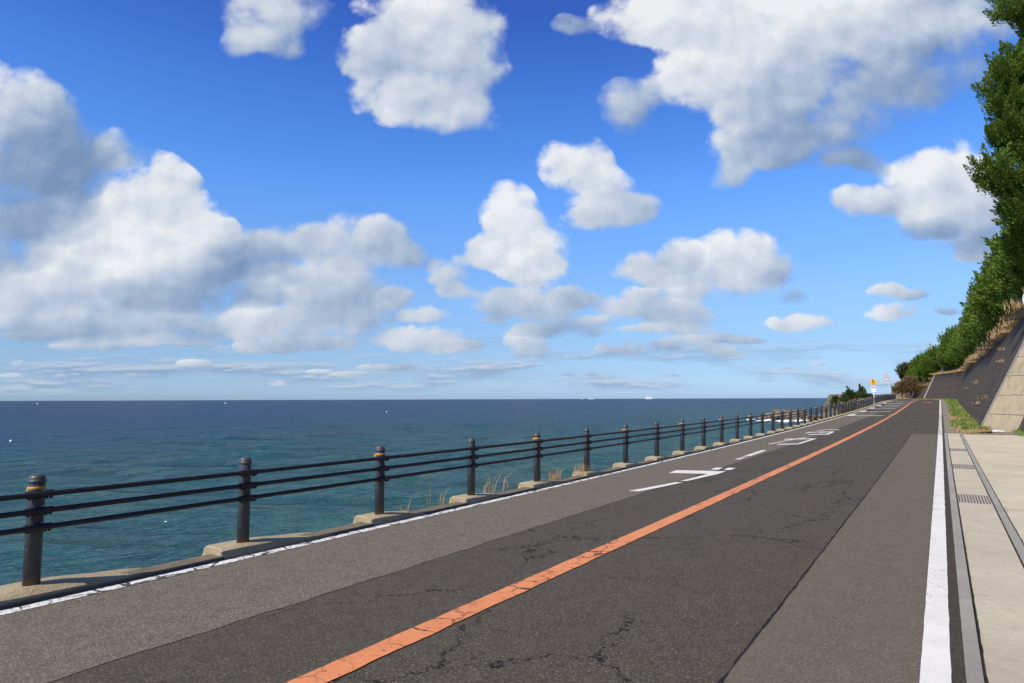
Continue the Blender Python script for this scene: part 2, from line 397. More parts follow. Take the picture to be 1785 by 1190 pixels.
def dark_wall(name):
    m, T = mat(name, 0.92, 0.2)
    rr = rot_to_road(T, T.o); x, y, z = T.sep(rr)
    yz = T.comb(y, T.m('MULTIPLY', z, 1.12), 0.0)
    br = T.n.new('ShaderNodeTexBrick'); T.set(br.inputs['Vector'], yz); br.inputs['Scale'].default_value = 1.0
    br.inputs['Brick Width'].default_value = 0.45; br.inputs['Row Height'].default_value = 0.30; br.inputs['Mortar Size'].default_value = 0.018
    br.inputs['Color1'].default_value = (.5, .5, .5, 1); br.inputs['Color2'].default_value = (.9, .9, .9, 1); br.inputs['Mortar'].default_value = (0, 0, 0, 1)
    bf = T.sep(br.outputs[0])[0]
    st = T.noise(T.comb(T.m('MULTIPLY', y, 1.6), T.m('MULTIPLY', z, 0.22), 0.0), 1.0, 6, 0.65)
    bl = T.noise(T.o, 0.5, 6, 0.6); sp = T.noise(T.o, 2.6, 5, 0.7)
    c = T.mix(T.mr(bf, 0.0, 1.0), (.040, .030, .021), (.125, .100, .076))
    c = T.mix(T.mr(st, 0.50, 0.75, 0.0, 0.6), c, (.11, .092, .07))
    c = T.mix(T.mr(bl, 0.50, 0.72, 0.0, 0.6), c, (.022, .018, .014))
    c = T.mix(T.mr(T.noise(T.o, 6.0, 4, .7), .45, .62, 0, .6), c, (.10, .080, .062))
    c = T.mix(T.mr(sp, 0.66, 0.74, 0.0, 0.55), c, (.17, .14, .08))
    T.c(c); T.bump(T.m('ADD', bf, T.m('MULTIPLY', sp, 0.7)), 0.6, 0.04)
    return m
M['wall'] = dark_wall('weather blackened block wall')
def stair_conc():
    m, T = mat('stained concrete face', 0.9, 0.2)
    x, y, z = T.sep(T.o)
    zz = T.m('ADD', T.m('MULTIPLY', z, 1.15), T.m('MULTIPLY', T.noise(T.o, 3, 3), 0.12))
    fr = T.m('FRACT', zz)
    jn = T.m('LESS_THAN', fr, 0.045)
    b = T.noise(T.o, 1.3, 7, 0.65); k = T.noise(T.scale(T.o, 3, 3, 0.8), 1.0, 6, 0.65); d = T.noise(T.o, 40, 4, 0.7)
    c = T.mix(T.mr(b, 0.3, 0.7), (.56, .46, .29), (.42, .35, .22))
    c = T.mix(T.mr(k, 0.52, 0.72, 0.0, 0.6), c, (.20, .15, .09))
    c = T.mix(T.mr(fr, 0.045, 0.10, 0.35, 0.0), c, (.68, .59, .42))
    c = T.mix(T.m('MULTIPLY', jn, 0.8), c, (.09, .07, .05))
    c = T.mix(T.mr(d, 0.35, 0.65, 0.3, 0.0), c, (.2, .17, .12))
    T.c(c); T.bump(T.m('SUBTRACT', T.m('ADD', d, k), jn), 0.5, 0.02)
    return m
M['stair'] = stair_conc()

def soil():
    m, T = mat('dry hillside soil', 0.95, 0.1)
    a = T.noise(T.o, 1.2, 8, 0.68); b = T.noise(T.o, 9, 6, 0.7)
    c = T.mix(T.mr(a, 0.35, 0.65), (.40, .26, .12), (.22, .17, .07))
    c = T.mix(T.mr(b, 0.4, 0.7, 0, .6), c, (.36, .28, .15)); T.c(c); T.bump(b, 0.8, 0.08); return m
M['soil'] = soil()
def rock():
    m, T = mat('coastal rock', 0.9, 0.2)
    a = T.noise(T.o, 0.9, 8, 0.7); st = T.noise(T.scale(T.o, 1.4, 1.4, 0.35), 1.2, 6, 0.7); cr = T.vor(T.v('ADD', T.o, T.noise(T.o, 1.5, 4, out='Color')), 0.8, 'DISTANCE_TO_EDGE')
    c = T.mix(T.mr(st, 0.35, 0.65), (.30, .24, .155), (.16, .12, .08)); c = T.mix(T.mr(a, 0.5, 0.7, 0, .7), c, (.40, .34, .23))
    c = T.mix(T.mr(cr, 0.0, 0.06, 0.8, 0.0), c, (.05, .04, .03)); T.c(c); T.bump(T.m('ADD', a, T.mr(cr, 0, .1)), 0.9, 0.15); return m
M['rock'] = rock()
def leaf(name, c1, c2, c3, rough=.65, sc=1.3):
    m, T = mat(name, rough, 0.25)
    oi = T.n.new('ShaderNodeObjectInfo'); geo = T.n.new('ShaderNodeNewGeometry')
    a = T.noise(geo.outputs['Position'], sc, 4, 0.6); b = T.noise(geo.outputs['Position'], 9.0, 2, 0.6)
    c = T.mix(T.mr(a, 0.35, 0.65), c1, c2); c = T.mix(T.mr(b, 0.48, 0.75, 0, .7), c, c3)
    c = T.mix(T.m('MULTIPLY', oi.outputs['Random'], .35), c, tuple(k * .7 for k in c1))
    T.c(c)
    tr = T.n.new('ShaderNodeBsdfTranslucent'); T.l.new(c, tr.inputs[0]); mx = T.n.new('ShaderNodeMixShader'); mx.inputs[0].default_value = 0.14
    out = [n for n in T.n if n.type == 'OUTPUT_MATERIAL'][0]
    T.l.new(T.b.outputs[0], mx.inputs[1]); T.l.new(tr.outputs[0], mx.inputs[2]); T.l.new(mx.outputs[0], out.inputs[0])
    return m
M['juniper'] = leaf('juniper foliage', (.080, .145, .015), (.135, .225, .026), (.22, .31, .048))
M['juniper_dark'] = leaf('dark evergreen foliage', (.042, .070, .020), (.070, .105, .028), (.12, .14, .045))
M['brush'] = leaf('brown brush foliage', (.30, .19, .09), (.20, .17, .07), (.40, .28, .14))
M['weed'] = leaf('verge weed leaves', (.12, .22, .03), (.19, .30, .05), (.36, .34, .13), sc=.8)
M['drygrass'] = leaf('dry grass', (.56, .39, .19), (.42, .26, .11), (.66, .52, .30), sc=.6)
M['bark'] = simple('bark', (.10, .075, .055), .9, .15, .4, 12)
def post_paint():
    m, T = mat('dark blue grey painted steel', .45, .5)
    x, y, z = T.sep(T.o); a = T.noise(T.o, 14, 5, .6); sp = T.noise(T.scale(T.o, 40, 40, 12), 1.0, 4, .7)
    c = T.mix(a, (.036, .045, .058), (.058, .070, .086)); c = T.mix(T.mr(sp, .64, .70, 0, .8), c, (.30, .30, .29))
    c = T.mix(T.m('MULTIPLY', T.mr(z, .0, .10, 1.0, 0.0), T.mr(a, .35, .6)), c, (.16, .10, .05)); T.c(c); return m
M['post'] = post_paint()
M['cap'] = simple('dark green grey cap plastic', (.055, .062, .058), .45, .5, .15, 20)
M['rail'] = simple('near black painted rail', (.016, .016, .020), .38, .5, .2, 10)
M['steel'] = simple('rusty galvanised steel', (.30, .22, .15), .5, .5, .4, 90)
M['band'] = simple('amber reflective band', (.62, .33, .03), .4, .5, .1)
M['white_paint'] = simple('white painted metal', (.78, .79, .78), .5, .5, .08)
M['grey_metal'] = simple('grey galvanised metal', (.42, .44, .45), .45, .5, .15)
M['sign_yellow'] = simple('warning sign yellow', (.80, .42, .03), .45, .5, .06)
M['black'] = simple('black sign paint', (.015, .015, .015), .5, .4, .1)
M['sign_red'] = simple('sign red', (.55, .03, .03), .45, .5, .06)
M['sign_blue'] = simple('sign blue', (.03, .06, .28), .45, .5, .06)
M['mirror_white'] = simple('white enamelled disc', (.80, .84, .80), .35, .5, .05)
M['conc_post'] = concrete('weathered concrete post', (.45, .41, .32), (.2, .17, .1), .4, 50)
M['hull'] = simple('white ship paint', (.82, .83, .84), .4, .5, .05, .05)
M['hull_low'] = simple('dark ship hull paint', (.10, .08, .09), .5, .5, .1, .05)
M['grate'] = None
def grate_mat():
    m, T = mat('galvanised grating', 0.85, 0.15)
    rr = rot_to_road(T, T.o); x, y, z = T.sep(rr)
    w = T.m('GREATER_THAN', T.m('FRACT', T.m('MULTIPLY', x, 26.0)), 0.45); w2 = T.m('GREATER_THAN', T.m('FRACT', T.m('MULTIPLY', y, 9.0)), 0.85)
    f = T.m('MAXIMUM', w, w2); T.c(T.mix(f, (.06, .055, .045), (.40, .37, .31))); T.bump(f, 0.6, 0.01); return m
M['grate'] = grate_mat()

# ------------------------------------------------------------------ sea
SEA = -3.4
def sea_mat():
    m, T = mat('sea water', 0.12, 0.35)
    T.b.inputs['IOR'].default_value = 1.33
    geo = T.n.new('ShaderNodeNewGeometry'); pos = geo.outputs['Position']
    rr = rot_to_road(T, pos); x, y, z = T.sep(rr)
    off = T.m('MULTIPLY', x, -1.0)                         # metres out from the road line
    sh = T.noise(T.scale(pos, .02, .012, 1), 1.0, 5, 0.6)
    dd = T.m('ADD', off, T.m('MULTIPLY', T.m('SUBTRACT', sh, 0.5), 60.0))
    c = T.ramp(T.mr(dd, 10, 190), [(0.0, (.028, .112, .072)), (0.12, (.022, .102, .074)), (0.30, (.011, .078, .086)), (1.0, (.005, .031, .112))])
    pt = T.noise(T.scale(pos, .003, .010, 1), 1.0, 5, 0.6)
    c = T.mix(T.mr(pt, 0.45, 0.7, 0.0, 0.5), c, (.008, .046, .110))
    # ripples on top of the modelled waves, longer across the wind
    rw = T.n.new('ShaderNodeVectorRotate'); rw.rotation_type = 'Z_AXIS'; T.set(rw.inputs['Vector'], pos); rw.inputs['Angle'].default_value = rad(-18)
    r0 = T.scale(rw.outputs[0], 0.55, 1.0, 1.0)
    a = T.noise(r0, 0.25, 2, 0.45); b = T.noise(r0, 1.5, 3, 0.5); c2 = T.noise(r0, 5.0, 2, 0.5)
    far = T.noise(T.scale(rw.outputs[0], 0.022, 0.05, 1.0), 1.0, 3, 0.5)
    c = T.mix(T.m('MULTIPLY', T.mr(far, 0.35, 0.65, 0.0, 0.55), T.mr(off, 40, 140)), c, (.010, .075, .15))
    c = T.mix(T.mr(a, 0.42, 0.62, 0.35, 0.0), c, (.004, .022, .045))
    c = T.mix(T.mr(T.m('MULTIPLY_ADD', c2, .5, T.m('MULTIPLY', b, .5)), 0.42, 0.56, 0.62, 0.0), c, (.004, .034, .034))  # ripple shading painted into the water colour, darker in the hollows
    h = T.m('ADD', T.m('MULTIPLY', far, 3.0), T.m('MULTIPLY', a, 1.1)) ; h = T.m('ADD', h, T.m('ADD', T.m('MULTIPLY', b, 0.42), T.m('MULTIPLY', c2, 0.105)))
    bn = T.n.new('ShaderNodeBump'); bn.inputs['Strength'].default_value = 1.0; bn.inputs['Distance'].default_value = 1.0; T.set(bn.inputs['Height'], h)
    fr = T.n.new('ShaderNodeFresnel'); fr.inputs['IOR'].default_value = 1.33; T.l.new(bn.outputs[0], fr.inputs['Normal'])
    F = fr.outputs[0]; fac = T.m('DIVIDE', T.m('MULTIPLY', F, 2.3), T.m('MULTIPLY_ADD', F, 7.8, 1.0))
    df = T.n.new('ShaderNodeBsdfDiffuse'); T.l.new(c, df.inputs[0]); T.l.new(bn.outputs[0], df.inputs['Normal'])
    gl = T.n.new('ShaderNodeBsdfGlossy'); gl.inputs['Roughness'].default_value = 0.12; T.l.new(bn.outputs[0], gl.inputs['Normal'])
    mx = T.n.new('ShaderNodeMixShader'); T.l.new(fac, mx.inputs[0]); T.l.new(df.outputs[0], mx.inputs[1]); T.l.new(gl.outputs[0], mx.inputs[2])
    out = [n for n in T.n if n.type == 'OUTPUT_MATERIAL'][0]; T.l.new(mx.outputs[0], out.inputs[0])
    return m
M['sea'] = sea_mat()

def sea():
    rng = np.random.RandomState(4)
    nb, nr = 560, 720
    b = np.radians(np.linspace(-62, 46, nb)); r = np.geomspace(7.0, 45000, nr)
    R, B = np.meshgrid(r, b, indexing='ij')
    X = R * np.sin(B); Y = R * np.cos(B); Z = np.zeros_like(X)
    dr = R * (math.log(45000 / 7.0) / nr)
    for i in range(46):
        lam = 0.55 * (16.0 ** rng.rand()); k = 2 * math.pi / lam
        a = math.radians(-165 + rng.normal() * 34)
        amp = 0.0048 * lam ** 0.92 * (0.6 + 0.8 * rng.rand())
        ph = k * (X * math.sin(a) + Y * math.cos(a)) + rng.rand() * 6.28
        fade = np.clip(lam / (dr * 3.0) - 0.6, 0, 1)
        sn = np.sin(ph); Z += amp * fade * np.clip((R - 8) / 45, .28, 1) * (sn + 0.25 * (sn * sn - .5))
    V = np.stack([X, Y, Z + SEA], -1).reshape(-1, 3)
    idx = np.arange(nr * nb).reshape(nr, nb)
    F = np.stack([idx[:-1, :-1], idx[:-1, 1:], idx[1:, 1:], idx[1:, :-1]], -1).reshape(-1, 4)
    n0 = len(V)
    # the rest of the sea, out of view
    b2 = np.radians(np.linspace(46, 298, 40)); r2 = np.array([7.0, 60, 500, 45000])
    R2, B2 = np.meshgrid(r2, b2, indexing='ij')
    V2 = np.stack([R2 * np.sin(B2), R2 * np.cos(B2), np.full_like(R2, SEA)], -1).reshape(-1, 3)
    id2 = np.arange(160).reshape(4, 40) + n0
    F2 = np.stack([id2[:-1, :-1], id2[:-1, 1:], id2[1:, 1:], id2[1:, :-1]], -1).reshape(-1, 4)
    V = np.concatenate([V, V2]); F = np.concatenate([F, F2])[:, ::-1]
    me = bpy.data.meshes.new('sea'); me.vertices.add(len(V)); me.vertices.foreach_set('co', V.ravel())
    me.loops.add(F.size); me.loops.foreach_set('vertex_index', F.ravel()); me.polygons.add(len(F))
    me.polygons.foreach_set('loop_start', np.arange(0, F.size, 4)); me.polygons.foreach_set('use_smooth', np.ones(len(F), bool))
    me.materials.append(M['sea']); me.update(calc_edges=True)
    o = bpy.data.objects.new('sea', me); COL.objects.link(o); tag(o, kind='structure')
sea()

# ------------------------------------------------------------------ ground sheets along the road
def srange(s0, s1):
    out = [s0]; s = s0
    while s < s1 - 1e-6:
        d = 1.0 if s < 110 else 2.0
        s = min(s1, s + d); out.append(s)
    return np.array(out)
def strip(name, s0, s1, ts, zs, m, kind='structure', jag=None, parent=None):
    """sheet along the road; ts/zs are the cross-section"""
    S = srange(s0, s1); V = []
    for i, s in enumerate(S):
        for j, (t, z) in enumerate(zip(ts, zs)):
            tt = t(s) if callable(t) else t; zz = z(s) if callable(z) else z
            if jag and j == jag[0]: tt += jag[1] * (mnoise.noise((s * 1.7, 3.1, 0)) + .6 * mnoise.noise((s * 6.3, 1.1, 0)))
            V.append(P(s, tt, zz))
    k = len(ts); F = [(i * k + j, i * k + j + 1, (i + 1) * k + j + 1, (i + 1) * k + j) for i in range(len(S) - 1) for j in range(k - 1)]
    return tag(new_obj(name, V, F, m, parent), kind=kind)

# terrain under everything on the land side, out to the horizon
g = strip('ground', -58, 320, [-6.45, 0, 8, 40, 400], [-.06, -.06, -.06, -.3, -1.0], M['soil'])
strip('road', -58, 315, [-6.16, -3, .045], [0, 0, 0], M['asphalt_dark'])
def fine_strip(name, s0, s1, ta, tb, z, m, ds=0.08, ja=0.0, jb=0.0, kind='structure', fr=3.0, seed=0):
    S = np.arange(s0, s1, ds); V = []
    for s in S:
        a = ta + ja * (mnoise.noise((s * fr, 5.1 + seed, 0)) + .7 * mnoise.noise((s * fr * 3.7, 1.7 + seed, 0)))
        b = tb + jb * (mnoise.noise((s * fr, 9.3 + seed, 0)) + .7 * mnoise.noise((s * fr * 3.7, 4.4 + seed, 0)))
        V += [P(s, a, z), P(s, b, z)]
    F = [(2 * i, 2 * i + 1, 2 * i + 3, 2 * i + 2) for i in range(len(S) - 1)]
    return tag(new_obj(name, V, F, m), kind=kind)
fine_strip('road_repair_strip', -58, 62, -6.15, -4.375, .004, M['asphalt_light'], ds=.12, jb=.022)
fine_strip('road_patch', -58, 33.0, -1.125, -.10, .004, M['asphalt_patch'], ds=.12, ja=.018)
# narrow dark seam crack on the near edge of the patch
fine_strip('road_seam', -10, 33.0, -1.140, -1.124, .006, simple('tarred seam', (.018, .016, .015), .9, .2), ds=.06, ja=.012, jb=.007, fr=4.5)
fine_strip('road_joint', 66.0, 66.6, -3.0, -.2, .005, M['conc_old'], ds=.3)
# markings
fine_strip('road_line_sea_side', -20, 24, -6.120, -5.985, .008, M['paint_white_worn'], ds=.03, ja=.026, jb=.005, fr=3)
strip('road_line_sea_side_far', 24, 300, [-6.12, -5.995], [.008, .008], M['paint_white'])
fine_strip('road_line_hill_side', -20, 33, -.183, -.033, .008, M['paint_white'], ds=.1, ja=.003, jb=.004)
fine_strip('road_line_hill_side_far', 33, 60, -.183, -.033, .008, M['paint_white_worn'], ds=.08, ja=.02, jb=.006)
strip('road_line_hill_side_end', 60, 300, [-.183, -.033], [.008, .008], M['paint_white'])
fine_strip('road_centre_line', -20, 40, -3.205, -3.010, .008, M['paint_orange'], ds=.08, ja=.007, jb=.012)
strip('road_centre_line_far', 40, 300, [-3.19, -3.01], [.008, .008], M['paint_orange'])
fine_strip('road_edge_grit', -20, 34.4, -.034, .037, .005, M['asphalt_edge'], ds=.1)

def poly_mark(name, polys, m, z=.008):
    V = []; F = []
    for pl in polys:
        n = len(V); V += [P(s, t, z) for s, t in pl]; F.append(tuple(range(n, n + len(pl))))
    return tag(new_obj(name, V, F, m), kind='structure')
def stroke(a, b, w=.13, we=None):
    (s0, t0), (s1, t1) = a, b; ds, dt = s1 - s0, t1 - t0
    # widths: w across the road, stretched along it as road lettering is
    L = math.hypot(ds * .28, dt) or 1; ns, nt = -dt / L * w * .5 / .28, ds * .28 / L * w * .5
    return [(s0 + ns, t0 + nt), (s1 + ns, t1 + nt), (s1 - ns, t1 - nt), (s0 - ns, t0 - nt)]
# lettering painted on the sea side lane
poly_mark('road_letter', [
    [(13.95, -5.02), (14.58, -5.06), (14.92, -4.05), (14.22, -4.22)],
    [(10.9, -4.66), (10.95, -4.48), (11.95, -4.31), (12.55, -4.235)], [(10.9, -4.66), (12.55, -4.235), (12.5, -4.37), (11.6, -4.52)],
    [(12.72, -4.35), (12.8, -4.23), (13.7, -4.13), (14.22, -4.06), (14.92, -4.05), (14.25, -4.24)],
    [(15.04, -4.43), (15.56, -4.47), (15.64, -4.32), (15.12, -4.28)], [(15.17, -4.18), (15.67, -4.21), (15.74, -4.05), (15.21, -4.03)]], M['paint_white'], .012)
poly_mark('road_letter', [[(17.8, -4.62), (17.95, -4.49), (18.35, -4.50), (18.25, -4.63)], [(18.45, -4.63), (18.5, -4.52), (18.8, -4.52), (18.72, -4.64)], [(18.9, -4.655), (19.0, -4.50), (21.3, -4.54), (21.35, -4.69)]], M['paint_white'], .012)
poly_mark('road_letter', [stroke((24.0, -5.05), (26.4, -4.86), .08), stroke((26.4, -4.86), (28.3, -4.55), .11),
    stroke((27.0, -5.1), (27.75, -4.10), .13), stroke((27.7, -4.16), (24.6, -4.22), .13), stroke((24.6, -4.2), (24.1, -4.78), .13)], M['paint_white'], .012)
poly_mark('road_letter', [stroke((32.2, -5.1), (33.3, -4.17), .13), stroke((33.3, -4.2), (31.0, -4.12), .12), stroke((31.0, -4.08), (30.6, -4.8), .13),
    stroke((32.0, -4.6), (32.1, -4.2), .1), stroke((33.6, -4.9), (35.1, -4.62), .1), stroke((35.1, -4.62), (34.9, -4.12), .13), stroke((31.4, -5.05), (32.6, -5.0), .09)], M['paint_white'], .012)
hp = []
for k, s in enumerate([54.4, 63.5, 71.3, 77.0, 83.0, 89.5, 97.0, 104.5]):
    w = .62 + .05 * k
    hp.append([(s, -5.30), (s + .9, -3.62), (s + .9 + w, -3.62), (s + w, -5.30)])
    hp.append([(s + .9, -3.62), (s + 5.0, -3.20), (s + 5.0 + w, -3.20), (s + .9 + w, -3.55)])
poly_mark('road_slowdown_bars', hp, M['paint_white'], .012)
poly_mark('road_slowdown_blocks', [[(s, -5.92), (s + 3.0, -5.92), (s + 3.6, -5.60), (s + .6, -5.42)] for s in (54.4, 63.2, 72.0, 80.8, 90.0, 99.0)], M['paint_white'], .012)
poly_mark('road_small_mark', [[(92.6, -1.9), (94.6, -1.75), (94.6, -1.45), (92.6, -1.5)], [(92.4, -1.4), (94.4, -1.3), (94.3, -.9), (92.4, -.95)]], M['paint_orange'], .012)

# kerb and sea wall
strip('kerb', -58, 300, [-6.165, -6.17, -6.41, -6.44, -6.47], [-.02, .025, .03, .0, -.3], M['conc_kerb'])
strip('sea_wall', -58, 300, [-6.468, -6.6, -7.1], [-.28, -2.5, lambda s: -7.0], M['seawall'])

# gutter
strip('gutter_kerb', -20, 34.4, [.037, .040, .124, .128], [-.02, .012, .012, -.03], M['conc_strip'])
strip('gutter_kerb', -20, 34.2, [.583, .588, .672, .676], [-.03, .014, .014, -.02], M['conc_strip'])
s = -19.8; k = 0
while s < 34.0:
    L = 40.0 if s < 11.0 else 7.0
    isg = False
    for (ga, gb) in ((12.45, 13.50), (18.15, 19.35), (23.78, 24.85)):
        if s < ga < s + L: L = ga - s
        if abs(s - ga) < 1e-3: L = gb - ga; isg = True
    e = min(s + L, 34.1)
    sv = [s + .012, e - .012]
    V = [P(a, t, z) for a in sv for t, z in ((.142, -.05), (.142, .004), (.573, .004), (.573, -.05))]
    F = [(1, 2, 6, 5), (0, 1, 2, 3), (4, 7, 6, 5), (0, 4, 5, 1), (3, 2, 6, 7)]
    o = new_obj('drain_grate' if isg else 'gutter_cover', V, F, M['grate'] if isg else M['conc_slab'])
    if isg:
        tag(o, {0: 'nearest steel drain grate in the roadside gutter', 1: 'middle steel drain grate in the roadside gutter', 2: 'farthest steel drain grate in the roadside gutter'}[k], 'drain grate', 'steel grates in the gutter'); k += 1
    else: tag(o, kind='structure')
    s = e
strip('gutter_bed', -20, 34.3, [.10, .60], [-.045, -.045], M['joint'])
for tj in (.1345, .5785, .6770):
    fine_strip('pavement_joint', -8, 33.6, tj - .006, tj + .006, .016, M['joint'], ds=.05, ja=.006, jb=.007, fr=5, seed=tj * 50)
# old covers beyond
s = 34.6
while s < 58:
    V = [P(a, t, z) for a in (s + .02, s + .88) for t, z in ((.06, -.02), (.06, .02), (.66, .03), (.66, -.02))]
    tag(new_obj('gutter_cover', V, [(1, 2, 6, 5), (0, 1, 2, 3), (4, 7, 6, 5), (0, 4, 5, 1), (3, 2, 6, 7)], M['conc_old']), kind='structure')
    s += .92 + (.4 if int(s) % 7 == 0 else 0)
strip('gutter_path', 58, 200, [.04, .7], [.015, .015], M['conc_old'])
strip('verge', 34.2, 200, [.66, 1.1, 1.75], [.0, .06, .12], M['soil'])
# pavement: bays with joints
for a, b in ((-20, 12.0), (12.0, 19.2), (19.2, 33.6)):
    def edge(s): return 9.0 if s < 30 else 9.0 - (s - 30) * 1.2
    strip('pavement', a + .01, b - .01, [.679, .682, 2.5, edge], [-.03, .010, .014, .03], M['conc_pave'])
strip('pavement_step', 33.6, 35.2, [.68, 2.0, 3.6], [.02, .05, .05], M['conc_old'])


# ------------------------------------------------------------------ guard fence
FT = -6.343; F0, FD = 2.4365, 2.0492
fence = empty('guard_fence', P(F0, FT)); tag(fence, 'long dark post and three-rail guard fence along the sea side of the road', 'guard fence')
fence_inv = Matrix.Translation(-Vector(P(F0, FT)))
def make_post():
    m = MB(); m.lathe([(.063, 0), (.063, .83), (.061, .835)], n=20); p = m.build('post', M['post'], None, True)
    m = MB(); m.lathe([(.065, .825), (.0695, .83), (.0695, .846), (.065, .85), (.065, .862), (.060, .878), (.045, .892), (.024, .899), (.004, .902)], n=20)
    m.build('cap', M['cap'], p, True)
    m = MB()
    for z in (.735, .600, .465):
        m.tube([(.062, -.10, z), (.062, .10, z)], .031, 10)
        for y in (-.075, .055, .085): m.box((.062, y, z - .034), (.022, .016, .016))
        m.box((.066, 0, z), (.05, .05, .05))
    m.build('clamp', M['rail'], p, False)
    m = MB()
    for z in (.735, .600, .465):
        m = MB(); m.lathe([(.013, 0), (.013, .014), (.005, .019)], (.062, .03, z + .026), 8); m.build('bolt', M['steel'], p, False)
    # sloping concrete footing
    rng = random.Random(3); V = []; F = []
    prof = [(-.30, .0), (-.297, .088), (-.280, .100), (0, .100), (.22, .090), (.50, .058), (.80, .018), (1.00, -.02)]
    cr = [(.19, -1), (.18, .08), (.15, .42), (.11, .78), (.06, .97), (0, 1.0), (-.15, 1.0), (-.20, .7), (-.215, -1)]
    for y, h in prof:
        for x, f in cr:
            zz = -.12 if f < 0 else h * f - .1 + .03 * (1 - f)
            V.append((x + rng.uniform(-.008, .008) - (.02 if y > .8 else 0), y + rng.uniform(-.01, .01), zz - 0.0 + rng.uniform(-.004, .004)))
    k = len(cr)
    for i in range(len(prof) - 1):
        for j in range(k - 1): F.append((i * k + j, (i + 1) * k + j, (i + 1) * k + j + 1, i * k + j + 1))
    F.append(tuple(range(k))[::-1])
    new_obj('footing', V, F, M['conc_foot'], p)
    return p
post0 = make_post()
m = MB(); m.lathe([(.0645, .775), (.0655, .777), (.0655, .795), (.0645, .797)], n=20); m.box((-.048, -.042, .757), (.022, .02, .04)); band0 = m.build('band', M['band'], post0, True)
band0.parent = None
n = 0; s = F0 - 3 * FD
while s < 225 and n < 100:
    p = post0 if n == 0 else copy_tree(post0)
    x, y, z = P(s if n != 3 else 2.535, FT if n != 3 else -6.375, .10)
    p.parent = fence; p.matrix_parent_inverse = fence_inv
    p.location = (x, y, z); p.rotation_euler = (0, 0, -bearing(s) + random.Random(n).uniform(-.02, .02))
    for ch in list(p.children):
        if ch.name.startswith('footing'): ch.scale = (1, 1 + .12 * math.sin(n * 2.1), 1)
    if n % 2 == 1:
        bnd = band0 if n == 1 else band0.copy()
        if n > 1: COL.objects.link(bnd)
        bnd.parent = p; p['label'] = 'fence post with an amber band under its cap'
    elif 'label' in p.keys(): del p['label']
    n += 1; s += FD
SEND = s
for zr in (.835, .700, .565):
    m = MB(); pts = [P(a, FT + .052, zr) for a in np.arange(F0 - 4 * FD, SEND, FD / 2)]
    pts = [(x, y, z + (0.0 if i % 2 else .0)) for i, (x, y, z) in enumerate(pts)]
    m.tube(pts, .0235, 10)
    o = m.build('rail', M['rail'], fence, True); o.matrix_parent_inverse = fence_inv

# ------------------------------------------------------------------ retaining walls and hill
BAT = .47
def foot(s):
    return float(np.interp(s, [-20, 20, 34.8, 36.2, 38.0, 60, 120, 150, 200, 260], [6.5, 4.2, 2.85, 2.62, 1.45, 1.5, 1.6, 1.7, 1.9, 2.5]))
def wh(s):
    return float(np.interp(s, [-20, 36, 50, 78, 110, 155], [7.2, 6.4, 6.1, 5.1, 4.8, 4.9]))
def wall_mesh(name, s0, s1, hf, m, ds=1.0, rows=8, label='', cat='retaining wall'):
    S = np.linspace(s0, s1, max(2, int((s1 - s0) / ds) + 1)); V = []; F = []
    for s in S:
        h = hf(s); f = foot(s)
        for r in range(rows + 1):
            q = r / rows; V.append(P(s, f + BAT * h * q, h * q - .1 * (r == 0)))
        V.append(P(s, f + BAT * h + .45, h)); V.append(P(s, f + BAT * h + 1.2, h - 1.0)); V.append(P(s, f + 1.6, -.1))
    k = rows + 4
    for i in range(len(S) - 1):
        for j in range(k - 1): F.append((i * k + j, i * k + j + 1, (i + 1) * k + j + 1, (i + 1) * k + j))
    F.append(tuple(range(k))[::-1]); F.append(tuple(range((len(S) - 1) * k, len(S) * k)))
    return tag(new_obj(name, V, F, m), label, cat)
w1 = wall_mesh('retaining_wall', 38.0, 155, wh, M['wall'], 1.0, 10, 'tall sloping retaining wall blackened by weather beside the road')
w2 = wall_mesh('retaining_wall', -20, 36.1, wh, M['wall'], 1.5, 10, 'blackened wall nearest the camera, right of the pale concrete face')
w3 = wall_mesh('retaining_wall', 155.3, 182, lambda s: float(np.interp(s, [155, 182], [2.6, 1.2])), M['wall'], 1.5, 5, 'low dark wall under dry grass at the road bend')
# pale concrete face between the two walls, with a thin raised edge strip
V = []; F = []; rows = 14
for a in (36.15, 37.0, 37.95):
    h = wh(a) + .05
    for r in range(rows + 1):
        q = r / rows; V.append(P(a, foot(a) + BAT * h * q - .03, h * q - .1 * (r == 0)))
    V.append(P(a, foot(a) + BAT * h + .5, h))
k = rows + 2
for i in range(2):
    for j in range(k - 1): F.append((i * k + j, i * k + j + 1, (i + 1) * k + j + 1, (i + 1) * k + j))
F.append(tuple(range(k))[::-1]); F.append(tuple(range(2 * k, 3 * k)))
cf = tag(new_obj('concrete_buttress', V, F, M['stair']), 'pale stained concrete slope face between the two dark walls', 'buttress')
m = MB(); h = wh(38) + .05
m.tube([P(38.02, foot(38) - .03, -.05), P(38.02, foot(38) + BAT * h - .03, h)], .04, 4)
m.build('edge_strip', M['conc_strip'], cf)
m = MB(); h = wh(155)
m.tube([P(155.1, foot(155) - .03, -.05), P(155.1, foot(155) + BAT * h - .05, h + .1)], .16, 4)
m.build('wall_end_strip', M['conc_strip'], w1)

